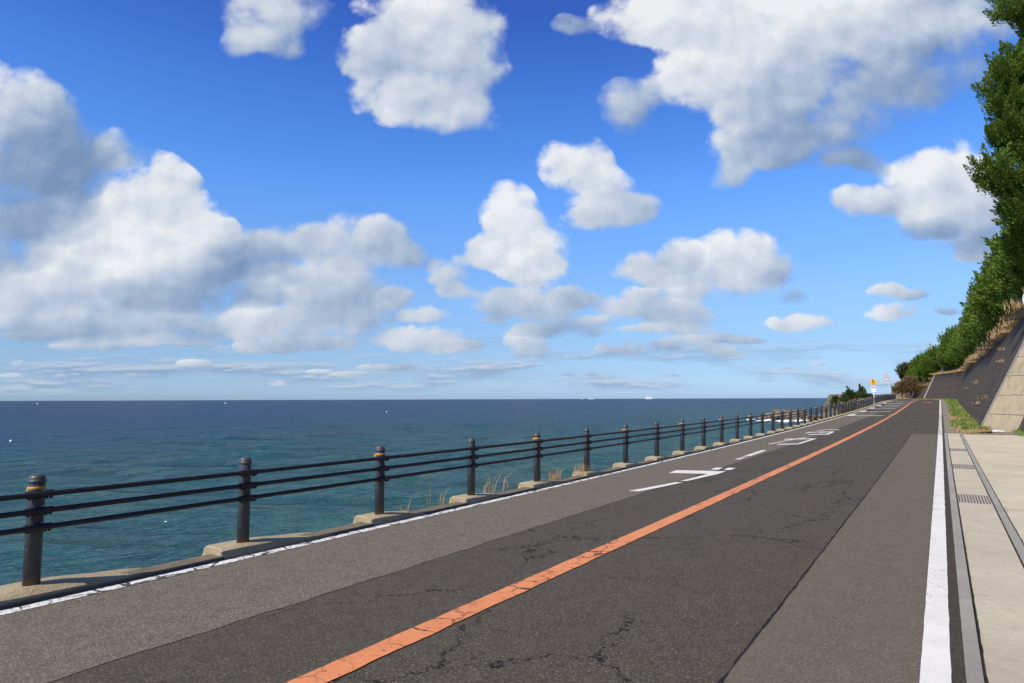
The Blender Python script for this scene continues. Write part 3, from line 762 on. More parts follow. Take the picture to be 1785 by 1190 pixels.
def hill():
    S = np.concatenate([np.arange(-20, 160, 2.0), np.arange(160, 196, 2.5)]); V = []; F = []
    prof = [(-.25, -.6), (.2, .08), (1.5, .9), (3.5, 2.2), (6.5, 4.2), (11, 7.2), (18, 11.5), (30, 17), (60, 24), (120, 26)]
    for s in S:
        h = wh(s) if s < 155 else float(np.interp(s, [155, 158, 182, 300], [4.9, 2.8, 1.3, 1.0]))
        t0 = foot(s) + BAT * h + .45
        fl = 1.0 if s < 150 else float(np.interp(s, [150, 190, 215], [1, .75, .35]))
        for j, (dt, dz) in enumerate(prof):
            nz = mnoise.noise((s * .13, dt * .2, 0)) * min(1.2, dt * .25) if j > 1 else 0
            V.append(P(s, t0 + dt, h + dz * fl + nz))
    k = len(prof)
    for i in range(len(S) - 1):
        for j in range(k - 1): F.append((i * k + j, i * k + j + 1, (i + 1) * k + j + 1, (i + 1) * k + j))
    tag(new_obj('hill', V, F, M['soil'], smooth=True), kind='structure')
hill()

def blob_rock(name, c, dims, seed, m, parent=None, sub=4, rough=.35, squash=0.0):
    import bmesh
    bm = bmesh.new(); bmesh.ops.create_icosphere(bm, subdivisions=sub, radius=1.0)
    for v in bm.verts:
        p = v.co.copy()
        n = mnoise.fractal(p * 1.3 + Vector((seed * 7.1, seed * 3.3, 0)), 1.0, 2.0, 5)
        cell = mnoise.noise(Vector((round(p.x * 2.5), round(p.y * 2.5), round(p.z * 3))) * 1.7 + Vector((seed, 0, 0)))
        v.co = p * (1 + rough * n + .16 * cell)
        v.co = Vector((v.co.x * dims[0], v.co.y * dims[1], v.co.z * dims[2]))
    me = bpy.data.meshes.new(name); bm.to_mesh(me); bm.free(); me.materials.append(m)
    o = bpy.data.objects.new(name, me); COL.objects.link(o); o.location = c
    if parent: o.parent = parent
    return o
# rocky cutting at the bend (terrain)
def cliff():
    S = np.arange(172, 196, .9); V = []; F = []
    prof = [(0, -.2), (.25, .6), (.5, 1.3), (.7, 2.0), (1.2, 2.8), (2.2, 3.5), (4, 4.2), (8, 5.0)]
    for s in S:
        e = min(1, (s - 170) / 10) * min(1, (197 - s) / 6)
        for j, (dt, dz) in enumerate(prof):
            n = mnoise.fractal(Vector((s * .33, dz * .6, 2.0)), 1.0, 2.0, 4); c = mnoise.noise(Vector((round(s * .7), round(dz * 1.2), 0)) * 1.9)
            V.append(P(s, 1.7 + dt + .7 * n + .45 * c, dz * e * (1 + .18 * n)))
    k = len(prof)
    for i in range(len(S) - 1):
        for j in range(k - 1): F.append((i * k + j, i * k + j + 1, (i + 1) * k + j + 1, (i + 1) * k + j))
    tag(new_obj('rocky_hillside', V, F, M['rock']), kind='structure')
cliff()

# headland on the sea side of the bend
def headland():
    S = np.arange(92, 262, 1.5); V = []; F = []
    N = 12
    for s in S:
        w = float(np.interp(s, [92, 99, 108, 125, 150, 200, 262], [.3, 3.2, 6.2, 6.5, 6, 5, 4]))
        for j in range(N + 1):
            q = j / N
            t = -6.54 - w * min(1, q * 1.6) - max(0, q - .625) * 7.0
            base = .05 + .25 * math.sin(q * 3) * (w > 2)
            z = base if q <= .5 else base - (q - .5) * 2 * (gz(s) + 5.0)
            n = mnoise.fractal(Vector((s * .25, t * .4, z * .3)), 1.0, 2.0, 4) * min(1, q * 3)
            V.append(P(s, t + .7 * n, z + .35 * n))
    k = N + 1
    for i in range(len(S) - 1):
        for j in range(k - 1): F.append((i * k + j, (i + 1) * k + j, (i + 1) * k + j + 1, i * k + j + 1))
    tag(new_obj('headland_ground', V, F, M['rock']), kind='structure')
headland()

# rocks awash beyond the fence
def at_sea(x, dist):
    d = sight(x, 700); k = dist / d.y; return (d.x * k, dist, SEA)
for i, (x, dist, dm, lab) in enumerate([(1352, 150, (4.2, 3, 1.5), 'leftmost low brown rock awash behind the fence'), (1374, 147, (4.4, 3, 2.2), 'largest brown sea rock behind the fence, in the middle of the group'),
        (1393, 152, (3.2, 3, 1.7), 'small brown sea rock right of the largest one'), (1408, 155, (3.0, 3, 1.1), 'rightmost flat sea rock, lowest of the group')]):
    tag(blob_rock('sea_rock', at_sea(x, dist), dm, i + 1.3, M['rock']), lab, 'rock', 'rocks awash beyond the fence')
# surf round them
def foam():
    rng = random.Random(8); V = []; F = []
    for (x, dist, n, sx) in ((1345, 143, 14, 1.4), (1357, 139, 22, 1.6), (1383, 143, 7, 1.2), (1325, 146, 6, 1.2), (1305, 148, 5, .8)):
        c = at_sea(x, dist)
        for i in range(n):
            px = c[0] + rng.gauss(0, sx); py = c[1] + rng.gauss(0, 1.6); r = rng.uniform(.15, .6); k = len(V)
            for a in range(7):
                th = a * 2 * math.pi / 7; q = rng.uniform(.5, 1.1)
                V.append((px + 1.6 * r * q * math.cos(th), py + r * q * math.sin(th), SEA + .12 + .05 * rng.random()))
            V.append((px, py, SEA + .35 + .2 * rng.random()))
            F += [(k + a, k + (a + 1) % 7, k + 7) for a in range(7)]
    tag(new_obj('sea_foam', V, F, simple('white foam', (.85, .87, .88), .8, .2, .05)), 'white surf breaking on the rocks beyond the fence', 'surf', kind='stuff')
foam()


# ------------------------------------------------------------------ foliage
def tuft_mesh(name, tufts, m, leaves=34, L=.34, W=.045, seed=1, parent=None, flat=False):
    """tufts: array rows x,y,z, ax,ay,az, size -> flame shaped sprays of small leaves"""
    rng = np.random.RandomState(seed); T = np.array(tufts, float); n = len(T)
    c = np.repeat(T[:, :3], leaves, 0); ax = np.repeat(T[:, 3:6], leaves, 0); sz = np.repeat(T[:, 6], leaves)
    q = rng.rand(n * leaves)
    rnd = rng.normal(size=(n * leaves, 3)); rnd -= ax * (rnd * ax).sum(1)[:, None]; rnd /= np.linalg.norm(rnd, axis=1)[:, None] + 1e-9
    prof = (1 - q) ** .7 * .34
    base = c + ax * ((q - .35) * sz * 1.55)[:, None] + rnd * (prof * sz * (.75 + .3 * rng.rand(n * leaves)))[:, None]
    dirn = ax * (.55 + .8 * q)[:, None] + rnd * (.85 - .5 * q)[:, None] + rng.normal(size=(n * leaves, 3)) * .22; dirn /= np.linalg.norm(dirn, axis=1)[:, None]
    side = np.cross(dirn, rnd + ax * .5 * q[:, None] + rng.normal(size=(n * leaves, 3)) * .35); side /= np.linalg.norm(side, axis=1)[:, None] + 1e-9
    l = (L * (.6 + .8 * rng.rand(n * leaves)) * sz)[:, None]; w = (W * (.7 + .6 * rng.rand(n * leaves)))[:, None]
    tip = base + dirn * l; mid = base + dirn * l * .45
    V = np.stack([base, mid + side * w, tip, mid - side * w], 1).reshape(-1, 3)
    k = np.arange(n * leaves) * 4; F = np.stack([k, k + 1, k + 2, k + 3], 1)
    me = bpy.data.meshes.new(name); me.vertices.add(len(V)); me.vertices.foreach_set('co', V.ravel())
    me.loops.add(F.size); me.loops.foreach_set('vertex_index', F.ravel()); me.polygons.add(len(F))
    me.polygons.foreach_set('loop_start', np.arange(0, F.size, 4)); me.materials.append(m); me.update(calc_edges=True)
    o = bpy.data.objects.new(name, me); COL.objects.link(o)
    if parent: o.parent = parent
    return o
def lobe_tufts(lobes, dens, size, seed, up=.7):
    """lobes: (x,y,z, rx,ry,rz). tufts near the surface of each, pointing out and up"""
    rng = np.random.RandomState(seed); out = []
    for (x, y, z, rx, ry, rz) in lobes:
        n = max(5, int(dens * (rx * ry + ry * rz + rx * rz) / 3 * 12))
        for i in range(n):
            d = rng.normal(size=3); d /= np.linalg.norm(d); r = .62 + .42 * rng.rand()
            p = (x + d[0] * rx * r, y + d[1] * ry * r, z + d[2] * rz * r)
            a = np.array([d[0] / rx, d[1] / ry, d[2] / rz]); a /= np.linalg.norm(a); a = a + np.array([0, 0, up]) + rng.normal(size=3) * .22; a /= np.linalg.norm(a)
            out.append([*p, *a, size * (.65 + .7 * rng.rand())])
    return out
def trunk(name, h, r, parent, lobes=(), seed=0, lean=(0, 0), m=None):
    rng = random.Random(seed); mb = MB(); pts = []; rs = []
    for i in range(7):
        q = i / 6; pts.append((lean[0] * q + rng.uniform(-.05, .05) * h * .1, lean[1] * q + rng.uniform(-.05, .05) * h * .1, h * q - .3 * (i == 0))); rs.append(r * (1 - .75 * q))
    mb.tube(pts, rs, 8)
    for (x, y, z, *_r) in lobes:
        q = min(.95, max(.1, (z - _r[2] * .9) / h)); b = Vector((lean[0] * q, lean[1] * q, h * q)); e = Vector((x, y, z)); mid = (b + e) / 2 + Vector((0, 0, -.1 * (e - b).length))
        mb.tube([b, mid, e], [r * .35, r * .22, r * .08], 5)
    return mb.build(name, m or M['bark'], parent, True)

def juniper_proto(seed, h, r, dens=3.4):
    rng = random.Random(seed); e = empty('juniper_tree', (0, 0, 0)); lobes = []
    z = .5
    while z < h - .3:
        q = z / h; rr = r * (1.0 - .72 * max(0, (q - .25) / .75) ** 1.3) * (.75 + .25 * min(1, q * 4))
        k = 5 if rr > .9 else 3
        a0 = rng.random() * 6.28
        for i in range(k):
            a = a0 + i * 6.283 / k + rng.uniform(-.3, .3); d = rr * rng.uniform(.45, .72)
            lr = rr * rng.uniform(.42, .6)
            lobes.append((d * math.cos(a), d * math.sin(a), z + rng.uniform(-.25, .25), lr, lr, lr * rng.uniform(.9, 1.5)))
        z += rr * .62 + .12
    for i in range(5):
        a = rng.random() * 6.28; d = r * rng.uniform(.2, .75); lobes.append((d * math.cos(a), d * math.sin(a), h * rng.uniform(.62, .9), .2, .2, .62))
    lobes.append((0, 0, h - .2, .22, .22, .8)); lobes.append((rng.uniform(-.5, .5), rng.uniform(-.5, .5), h - .7, .25, .25, .55))
    o = tuft_mesh('crown', lobe_tufts(lobes, dens, .85, seed, 1.3), M['juniper'], 80, .17, .045, seed, e)
    trunk('trunk', h * .85, .16, e, lobes[::4], seed)
    return e
protos = [juniper_proto(11, 5.6, 2.0), juniper_proto(12, 6.4, 2.2), juniper_proto(13, 5.0, 2.3), juniper_proto(14, 6.0, 1.8)]
used = set()
def place(proto, s, t, z, sc, rz, label, group, scz=None):
    i = id(proto)
    o = proto if i not in used else copy_tree(proto)
    used.add(i)
    o.location = P(s, t, z); o.rotation_euler = (0, 0, rz); o.scale = (sc, sc, scz or sc)
    tag(o, label, 'tree', group); return o
rg = random.Random(21)
def hill_top(s):
    h = wh(s) if s < 155 else float(np.interp(s, [155, 158, 182, 300], [4.9, 2.8, 1.3, 1.0])); return foot(s) + BAT * h + .45, h
s = 41.0; i = 0
while s < 178:
    t0, h = hill_top(s)
    dt = 1.5 if s < 150 else 2.2
    top = 13.1 if s < 150 else float(np.interp(s, [150, 165, 180], [11.2, 9.6, 8.6]))
    hh = top - (h + 1.6) + rg.uniform(-.7, .5); pr = protos[i % 4]; nat = (5.6, 6.4, 5.0, 6.0)[i % 4]
    place(pr, s, t0 + dt + rg.uniform(-.3, .4), h + 1.5, rg.uniform(1.15, 1.4), rg.uniform(0, 6.28), 'bushy green juniper in the front row above the dark wall', 'junipers above the retaining wall', hh / nat)
    s += rg.uniform(2.1, 2.8) * (1 if s < 120 else 1.25); i += 1
s = 40.0
while s < 170:
    t0, h = hill_top(s)
    place(protos[i % 4], s, t0 + 6.0 + rg.uniform(-.6, .6), h + 3.0, rg.uniform(1.1, 1.4), rg.uniform(0, 6.28), 'bushy juniper in the back row on the hillside', 'junipers behind the front row', rg.uniform(1.0, 1.2))
    s += rg.uniform(4.0, 5.5); i += 1

# the tall nearest tree, its crown in separate flame-like masses
def tall_tree():
    e = empty('juniper_tree', P(36.0, 7.2, 7.6)); tag(e, 'tallest juniper, rising out of frame at the right edge', 'tree')
    base = Vector(P(36.0, 7.2, 7.6)); D = 28.5
    def L(x, y, rx, ry, dep=D, rd=1.1):
        d = sight(x + 9, y); rx *= .74; ry *= .80; p = Vector((d.x, d.y, d.z)) * (dep / d.y) + Vector((0, 0, EYE)) - base
        k = dep / FPX; return (p.x, p.y, p.z, rx * k, rd, ry * k)
    lobes = [L(1795, 15, 42, 26), L(1752, 12, 18, 16), L(1800, 45, 20, 14, D),
             L(1750, 108, 11, 26), L(1732, 140, 14, 22), L(1768, 130, 26, 34), L(1738, 178, 22, 26), L(1775, 190, 40, 44), L(1742, 222, 14, 22),
             L(1775, 240, 32, 30), L(1800, 150, 34, 60, D + 1.5, 1.6), L(1765, 272, 20, 14), L(1752, 236, 18, 18), L(1790, 258, 22, 20),
             L(1725, 308, 11, 18), L(1716, 288, 5, 14), L(1740, 318, 14, 12), L(1765, 320, 20, 22), L(1790, 330, 30, 44), L(1770, 360, 22, 30), L(1782, 420, 30, 40, D + 2),
             L(1850, 60, 60, 60, D + 1, 2), L(1850, 180, 60, 70, D + 1, 2), L(1850, 300, 60, 70, D + 1, 2), L(1840, 420, 60, 60, D + 1, 2)]
    tuft_mesh('crown', lobe_tufts(lobes, 11.0, .58, 5, 1.5), M['juniper'], 150, .15, .027, 5, e)
    trunk('trunk', 10.5, .32, e, lobes[::2], 5, (1.0, .5))
tall_tree()

# dark round-headed tree at the end of the row and brush on the rocks
def bush(name, loc, dims, seed, m, label, cat, group=None, dens=8, size=.42, leaves=26, stems=True, up=.4, spiky=False):
    rng = random.Random(seed); e = empty(name, loc); lobes = []
    for i in range(9):
        a = rng.random() * 6.28; d = rng.uniform(.1, .62)
        k = rng.uniform(.34, .5)
        lobes.append((dims[0] * d * math.cos(a), dims[1] * d * math.sin(a), dims[2] * rng.uniform(.35, .72), dims[0] * k, dims[1] * k, dims[2] * k * .8))
    if spiky:
        lobes = []
        for i in range(10):
            a = rng.random() * 6.28; d = rng.uniform(0, 1.0); hh = dims[2] * rng.uniform(.45, .95) * (1 - .25 * d)
            for q in (.25, .5, .75, 1.0): r_ = dims[0] * .30 * (1.15 - .85 * q); lobes.append((dims[0] * d * math.cos(a), dims[1] * d * math.sin(a), hh * q, r_, r_, hh * .16))
    tuft_mesh('crown' if cat == 'tree' else 'foliage', lobe_tufts(lobes, dens, size, seed, up), m, leaves, .42, .055, seed, e)
    trunk('trunk' if cat == 'tree' else 'stem', dims[2] * .7, .05 * dims[2], e, lobes[::2], seed)
    tag(e, label, cat, group); return e
def at(x, y, dist):
    d = sight(x, y); k = dist / d.y; return Vector((d.x * k, dist, d.z * k + EYE))
p = at(1583, 668, 168); bush('round_tree', (p.x, p.y, p.z), (3.4, 3.2, 4.6), 31, M['juniper_dark'], 'dark round-headed tree at the far end of the tree row', 'tree', dens=5, size=.7)
p = at(1607, 664, 164); bush('round_tree', (p.x, p.y, p.z), (3.4, 3.2, 4.8), 32, M['juniper_dark'], 'dark tree just right of the last round-headed one', 'tree', dens=5, size=.7)
for i, (x, y, dist, dm, lab) in enumerate([(1572, 688, 139, (2.0, 1.8, 2.8), 'brown brush at the left end of the roadside rocks'), (1588, 687, 139, (2.2, 1.8, 3.8), 'tallest brown brush above the roadside rocks'),
        (1603, 686, 138, (1.6, 1.6, 2.4), 'low brown brush beside the pale concrete post'), (1618, 680, 138, (1.8, 1.6, 1.6), 'olive and brown brush above the low dark wall')]):
    p = at(x, y, dist); bush('brush', (p.x, p.y, p.z), dm, 40 + i, M['brush'], lab, 'bush', 'brown brush at the bend', dens=7, size=.4, up=.9)
for i, (x, y, dist, dm, lab, mm) in enumerate([(1470, 712, 90, (1.3, 1.3, 2.8), 'leftmost dark shrub on the headland', 'juniper_dark'), (1481, 706, 92, (1.4, 1.4, 2.9), 'second dark shrub from the left on the headland', 'juniper_dark'),
        (1491, 706, 94, (1.2, 1.2, 2.6), 'dark shrub left of the small white pole', 'juniper_dark'), (1503, 698, 98, (1.0, 1.0, 2.4), 'pointed shrub beside the small white pole', 'juniper_dark'),
        (1486, 716, 88, (1.9, 1.2, 1.5), 'reddish brown shrub low in front of the dark shrubs', 'brush'), (1466, 720, 86, (1.0, 1.2, 1.6), 'brown brush at the seaward tip of the headland', 'brush'),
        (1512, 697, 112, (2.2, 1.5, 1.0), 'low dark shrub behind the yellow warning sign', 'juniper_dark')]):
    p = at(x, y, dist); bush('shrub', (p.x, p.y, p.z), (dm[0] * .95, dm[1], dm[2] * .80), 60 + i, M[mm], lab, 'shrub', 'shrubs on the headland', dens=14, size=.38, up=2.0, spiky=True)

# weeds on the verge, dry grass along the wall top
def blades(name, pts, m, seed, lab, cat, n=18, h=.35, w=.008, spread=.5, kind=None, curve=.4, group=None, loc=None):
    rng = random.Random(seed); V = []; F = []
    o0 = Vector(loc) if loc else Vector((0, 0, 0))
    for (x, y, z, sc) in pts:
        for i in range(n):
            a = rng.random() * 6.28; r = rng.random() ** .5 * spread * sc * .5; bx, by = x + r * math.cos(a), y + r * math.sin(a)
            hh = h * sc * rng.uniform(.45, 1.1); le = rng.uniform(.1, curve) * hh; la = rng.random() * 6.28
            sx, sy = math.cos(la + 1.57) * w * (.6 + sc * .6), math.sin(la + 1.57) * w * (.6 + sc * .6); k = len(V)
            for q in (0, .4, .75):
                px, py, pz = bx + math.cos(la) * le * q * q, by + math.sin(la) * le * q * q, z + hh * q
                f = 1 - q * .6; V += [(px - sx * f - o0.x, py - sy * f - o0.y, pz - o0.z), (px + sx * f - o0.x, py + sy * f - o0.y, pz - o0.z)]
            V.append((bx + math.cos(la) * le - o0.x, by + math.sin(la) * le - o0.y, z + hh * .93 - o0.z))
            F += [(k, k + 1, k + 3, k + 2), (k + 2, k + 3, k + 5, k + 4), (k + 4, k + 5, k + 6)]
    o = new_obj(name, V, F, m); o.location = o0; return tag(o, lab, cat, group, kind)
rg = random.Random(5); pts = []
for i in range(620):
    s = 35.5 + (rg.random() ** 1.6) * 120; t = rg.gauss(1.05, .2)
    if mnoise.noise((s * .42, t * 1.5, 4)) < .02: continue
    if t < .72 or t > foot(s) + .15: continue
    pts.append(P(s, t, .03) + (rg.uniform(.6, 1.5),))
for i in range(90):
    s = rg.uniform(31.5, 35.8); t = rg.uniform(2.7, 3.6); pts.append(P(s, t, .03) + (rg.uniform(.5, 1.0),))
blades('weeds', pts, M['weed'], 2, 'green weeds along the foot of the retaining walls', 'weeds', 24, .22, .016, .8, 'stuff', 1.1)
pts = []
for i in range(260):
    s = 34.2 + 26 * rg.random() ** 1.3 + .8 * rg.random(); t = rg.uniform(.7, 1.5)
    if mnoise.noise((s * .9, t * 2, 9)) < -.1: continue
    pts.append(P(s, t, .02) + (rg.uniform(.3, 1.0),))
for i in range(1700):
    s = rg.uniform(30, 155); t0, h = hill_top(s); q = rg.random() ** 1.4 * 1.9
    pts.append(P(s, t0 - .5 + q, h - .02 + max(0, q - .7) * .6) + (rg.uniform(.9, 2.2),))
for i in range(420):
    s = rg.uniform(155, 186); t0, h = hill_top(s); q = rg.random() * 3
    pts.append(P(s, t0 - .6 + q, h + q * .3) + (rg.uniform(1, 2.4),))
blades('dry_grass', pts, M['drygrass'], 3, 'dry straw-coloured grass on top of the retaining wall', 'dry grass', 34, .19, .010, 1.3, 'stuff', 1.1)
# tufts rooted in the wall face
for i, (s, q, sc) in enumerate([(44.5, .22, 1.3), (50, .16, .9), (60, .40, 1.6), (46, .55, 1.0), (78, .35, 1.2), (52, .72, 1.1)]):
    h = wh(s); pos = P(s, foot(s) + BAT * h * q - .05, h * q)
    blades('grass_tuft', [pos + (sc * .62,)], M['drygrass'], 30 + i, ['straw tuft low on the dark wall near the concrete face', 'small straw tuft near the foot of the dark wall', 'large straw tuft halfway up the dark wall under a pale streak', 'straw tuft on the dark wall near the concrete edge, mid height',
        'faint straw tuft on the farther part of the dark wall', 'straw tuft high on the dark wall'][i], 'grass tuft', 26, .40, .012, 1.0, None, 2.4, 'grass tufts growing from the wall', pos)
# tufts on the kerb by the fence
for i, (x, y, sc, n, lab) in enumerate([(702, 893, .55, 12, 'tiny dry tuft just right of the third fence post'), (765, 878, .8, 14, 'thin dry stalks at the left end of the fourth post footing'), (848, 858, 1.0, 18, 'tall sparse dry stalks right of the fourth fence post'),
        (872, 853, 1.1, 14, 'thin upright dry stalks left of the fifth fence post'), (966, 834, .62, 90, 'dense pale dry tuft right of the fifth fence post'), (1014, 826, .85, 100, 'dense pale dry tuft at the foot of the sixth fence post')]):
    d = sight(x, y); k = (EYE - .03) / -d.z; pos = (d.x * k, d.y * k, .02)
    blades('grass_tuft', [pos + (sc,)], M['drygrass'], 50 + i, lab, 'grass tuft', n, .36, .0035, .45, None, 1.0, 'dry tufts along the fence kerb', pos)

# ------------------------------------------------------------------ signs and poles
def road_sign_round(pos, labels):
    b = bearing(100); ax = (math.sin(b), math.cos(b)); e = empty('speed_sign', pos)
    m = MB(); m.tube([(0, 0, -.5), (0, 0, 2.0), (-.05, 0, 2.6), (-.55, 0, 3.5), (-.62, 0, 4.9)], .05, 10); m.build('pole', M['white_paint'], e, True)
    for k, z in enumerate((4.55, 3.88)):
        m = MB(); m.disc((-.62, -.08, z), .31, (0, 1, 0), .004); dsk = m.build('sign_face', M['sign_red'], e)
        m = MB(); m.disc((-.62, -.09, z), .235, (0, 1, 0), .004); m.build('inner_disc', M['white_paint'], dsk)
        m = MB(); cx, cz = -.62, z
        if k == 0:   # 4 0
            m.plate((cx, -.10, cz), [(-.13, -.02), (-.03, .12), (-.03, .05), (-.08, -.02)], (0, 1, 0), .003); m.plate((cx, -.10, cz), [(-.13, -.05), (-.01, -.05), (-.01, -.02), (-.13, -.02)], (0, 1, 0), .003); m.plate((cx, -.10, cz), [(-.05, -.12), (-.02, -.12), (-.02, .12), (-.05, .05)], (0, 1, 0), .0034)
            for q in ([(.03, -.12), (.06, -.12), (.06, .12), (.03, .12)], [(.11, -.12), (.14, -.12), (.14, .12), (.11, .12)], [(.06, .09), (.11, .09), (.11, .12), (.06, .12)], [(.06, -.12), (.11, -.12), (.11, -.09), (.06, -.09)]): m.plate((cx, -.10, cz), q, (0, 1, 0), .003)
            m.build('numeral', M['sign_blue'], dsk)
        else:
            m.plate((cx, -.10, cz), [(-.08, -.10), (-.05, -.10), (-.05, .04), (-.02, .04), (-.065, .12), (-.11, .04), (-.08, .04)], (0, 1, 0), .003)
            m.plate((cx, -.10, cz), [(.05, -.10), (.08, -.10), (.08, .04), (.11, .04), (.065, .12), (.02, .04), (.05, .04)], (0, 1, 0), .003)
            m.build('arrow_mark', M['sign_red'], dsk)
    e.rotation_euler = (0, 0, -rad(29)); tag(e, 'bent white pole carrying two round red-rimmed signs at the bend', 'road sign'); return e
d = sight(1553.5, 690); road_sign_round((d.x * 118 / d.y, 118, gz(140) - .2), None)

def diamond_sign():
    d = sight(1523.5, 690); D = 74.0; e = empty('warning_sign', (d.x * D / d.y, D, .35))
    k = D / FPX; zc = EYE + (693.3 - 666) * k - .35
    m = MB(); m.tube([(0, .02, -.4), (0, .02, zc + .2)], .038, 10); m.build('pole', M['white_paint'], e, True)
    m = MB(); m.plate((0, -.04, zc), [(0, -.43), (.43, 0), (0, .43), (-.43, 0)], (0, 1, 0), .004); f = m.build('sign_face', M['sign_yellow'], e)
    m = MB(); m.plate((0, -.052, zc), [(-.05, -.27), (.03, -.27), (.03, -.16), (.09, -.06), (.09, .0), (-.02, .08), (-.02, .12), (.06, .12), (-.05, .28), (-.15, .12), (-.09, .12), (-.09, .04), (.02, -.03), (-.05, -.13)], (0, 1, 0), .003)
    m.build('arrow_mark', M['black'], f)
    m = MB(); m.plate((0, -.03, zc - .60), [(-.24, -.09), (.24, -.09), (.24, .09), (-.24, .09)], (0, 1, 0), .004); f2 = m.build('upper_plate', M['white_paint'], e)
    m = MB(); m.plate((0, -.04, zc - .60), [(-.20, 0), (-.10, .06), (-.10, .025), (-.03, .025), (-.03, -.025), (-.10, -.025), (-.10, -.06)], (0, 1, 0), .003); m.plate((0, -.04, zc - .60), [(.20, 0), (.10, .06), (.10, .025), (.03, .025), (.03, -.025), (.10, -.025), (.10, -.06)], (0, 1, 0), .003); m.build('arrow_mark', M['black'], f2)
    m = MB(); m.plate((0, -.03, zc - .92), [(-.22, -.2), (.22, -.2), (.22, .2), (-.22, .2)], (0, 1, 0), .004); m.build('lower_plate', M['white_paint'], e)
    e.rotation_euler = (0, 0, -rad(29)); tag(e, 'yellow diamond bend warning sign with white plates below', 'road sign')
diamond_sign()

def side_mirror():
    d = sight(1498.5, 690); D = 100.0; e = empty('traffic_mirror', (d.x * D / d.y, D, gz(120) - .2)); tag(e, 'small white pole with a dark mirror seen edge-on beside the shrubs', 'traffic mirror')
    m = MB(); m.tube([(0, 0, 0), (0, 0, 2.7)], .045, 8); m.build('pole', M['white_paint'], e, True)
    m = MB(); m.disc((.02, -.05, 2.45), .13, (0, 1, 0), .05, 20, .33); m.build('mirror_head', M['black'], e)
    m = MB(); m.box((.1, -.05, .95), (.42, .25, .36), 0, .03); m.build('control_box', M['white_paint'], e)
    e.rotation_euler = (0, 0, -rad(28))
side_mirror()
d = sight(1493, 690); e = empty('bollard', (d.x * 96 / d.y, 96, .75)); tag(e, 'short pale post standing left of the small white pole', 'bollard')
m = MB(); m.lathe([(.10, -.5), (.10, .9), (.09, 1.0), (.05, 1.05)], n=12); m.build('shaft', M['conc_post'], e, True)
m = MB(); m.lathe([(.104, .72), (.104, .86)], n=12); m.build('band', M['sign_red'], e)

def utility_pole():
    d = sight(1622, 612); D = 185.0; top = EYE + D * (sight(1622, 598).z / sight(1622, 598).y); e = empty('utility_pole', (d.x * D / d.y, D, 5.0)); h = top - 5.0
    m = MB(); m.tube([(0, 0, -1), (0, 0, h)], [.19, .12], 10); m.build('pole', M['bark'], e, True)
    for z, w in ((h - .35, 2.2), (h - 1.25, 1.8)):
        m = MB(); m.box((0, 0, z), (w, .12, .12)); a = m.build('crossarm', M['grey_metal'], e)
        for x in (-w / 2 + .1, -.45, .45, w / 2 - .1):
            m = MB(); m.lathe([(.07, 0), (.05, .1), (.07, .16), (.04, .28)], (x, 0, z + .06), 8); m.build('insulator', M['white_paint'], a, True)
    m = MB(); m.lathe([(.2, 0), (.24, .05), (.24, .75), (.2, .8)], (.38, 0, h - 2.6), 12); m.build('transformer', M['grey_metal'], e, True)
    for k, x in enumerate((-1.0, 1.0)):
        m = MB(); m.tube([(x + q * 9, q * 36, h - .1 - 5.2 * q * (1 - q) - q * 6.5) for q in np.linspace(0, 1, 14)], .015, 5); m.build('wire', M['black'], e)
    e.rotation_euler = (0, 0, -rad(25)); tag(e, 'utility pole with two crossarms rising above the far trees', 'utility pole')
utility_pole()
p = at(1598.5, 684, 150); e = empty('marker_post', p); m = MB(); m.box((0, 0, 1.0), (.28, .28, 3.2), 0, .04); m.build('shaft', M['conc_post'], e); m = MB(); m.box((0, 0, 2.62), (.34, .34, .06)); m.build('cap_plate', M['conc_pave'], e); tag(e, 'pale square concrete post beside the brown brush', 'post')
p = at(1643, 647, 128); e = empty('roadside_lamp', p); tag(e, 'small white bracket fixture on top of the far end of the wall', 'fixture')
m = MB(); m.tube([(0, 0, -.4), (0, 0, .85)], .08, 8); m.build('upright', M['white_paint'], e, True); m = MB(); m.box((.28, 0, .02), (.6, .2, .16), 0, .02); m.build('arm', M['white_paint'], e); m = MB(); m.box((-.05, -.05, .72), (.3, .2, .22), 0, .03); m.build('head', M['white_paint'], e)

# two round discs on a pole at the right edge of the view
def edge_sign():
    D = 18.0; d = sight(1801, 523); x0 = d.x * D / d.y; e = empty('road_sign', (x0, D, 0.0)); tag(e, 'white round signs one above the other, cut off by the right edge', 'road sign')
    z1 = EYE + d.z / d.y * D; z2 = EYE + sight(1799, 578).z / sight(1799, 578).y * D
    m = MB(); m.tube([(.0, .04, -.05), (0, .04, z1 + .35)], .04, 10); m.build('pole', M['grey_metal'], e, True)
    for z, r, dx in ((z1, .31, 0), (z2, .26, .03)):
        m = MB(); m.disc((dx, -.02, z), r, (0, 1, 0), .006, 36); f = m.build('sign_face', M['mirror_white'], e)
        m = MB(); m.box((dx, .03, z), (.12, .04, .05)); m.build('clamp', M['grey_metal'], f)
edge_sign()
# litter by the concrete face
p = P(35.0, 1.9, .06); m = MB(); m.add([(-.35, -.1, 0), (-.05, -.16, .03), (.3, -.06, .01), (.42, .08, .04), (.05, .12, .06), (-.3, .1, .02), (0, 0, .09)], [(0, 1, 6), (1, 2, 6), (2, 3, 6), (3, 4, 6), (4, 5, 6), (5, 0, 6)])
o = m.build('plastic_sheet', M['white_paint']); o.location = p; tag(o, 'scrap of pale plastic lying before the concrete face', 'litter')
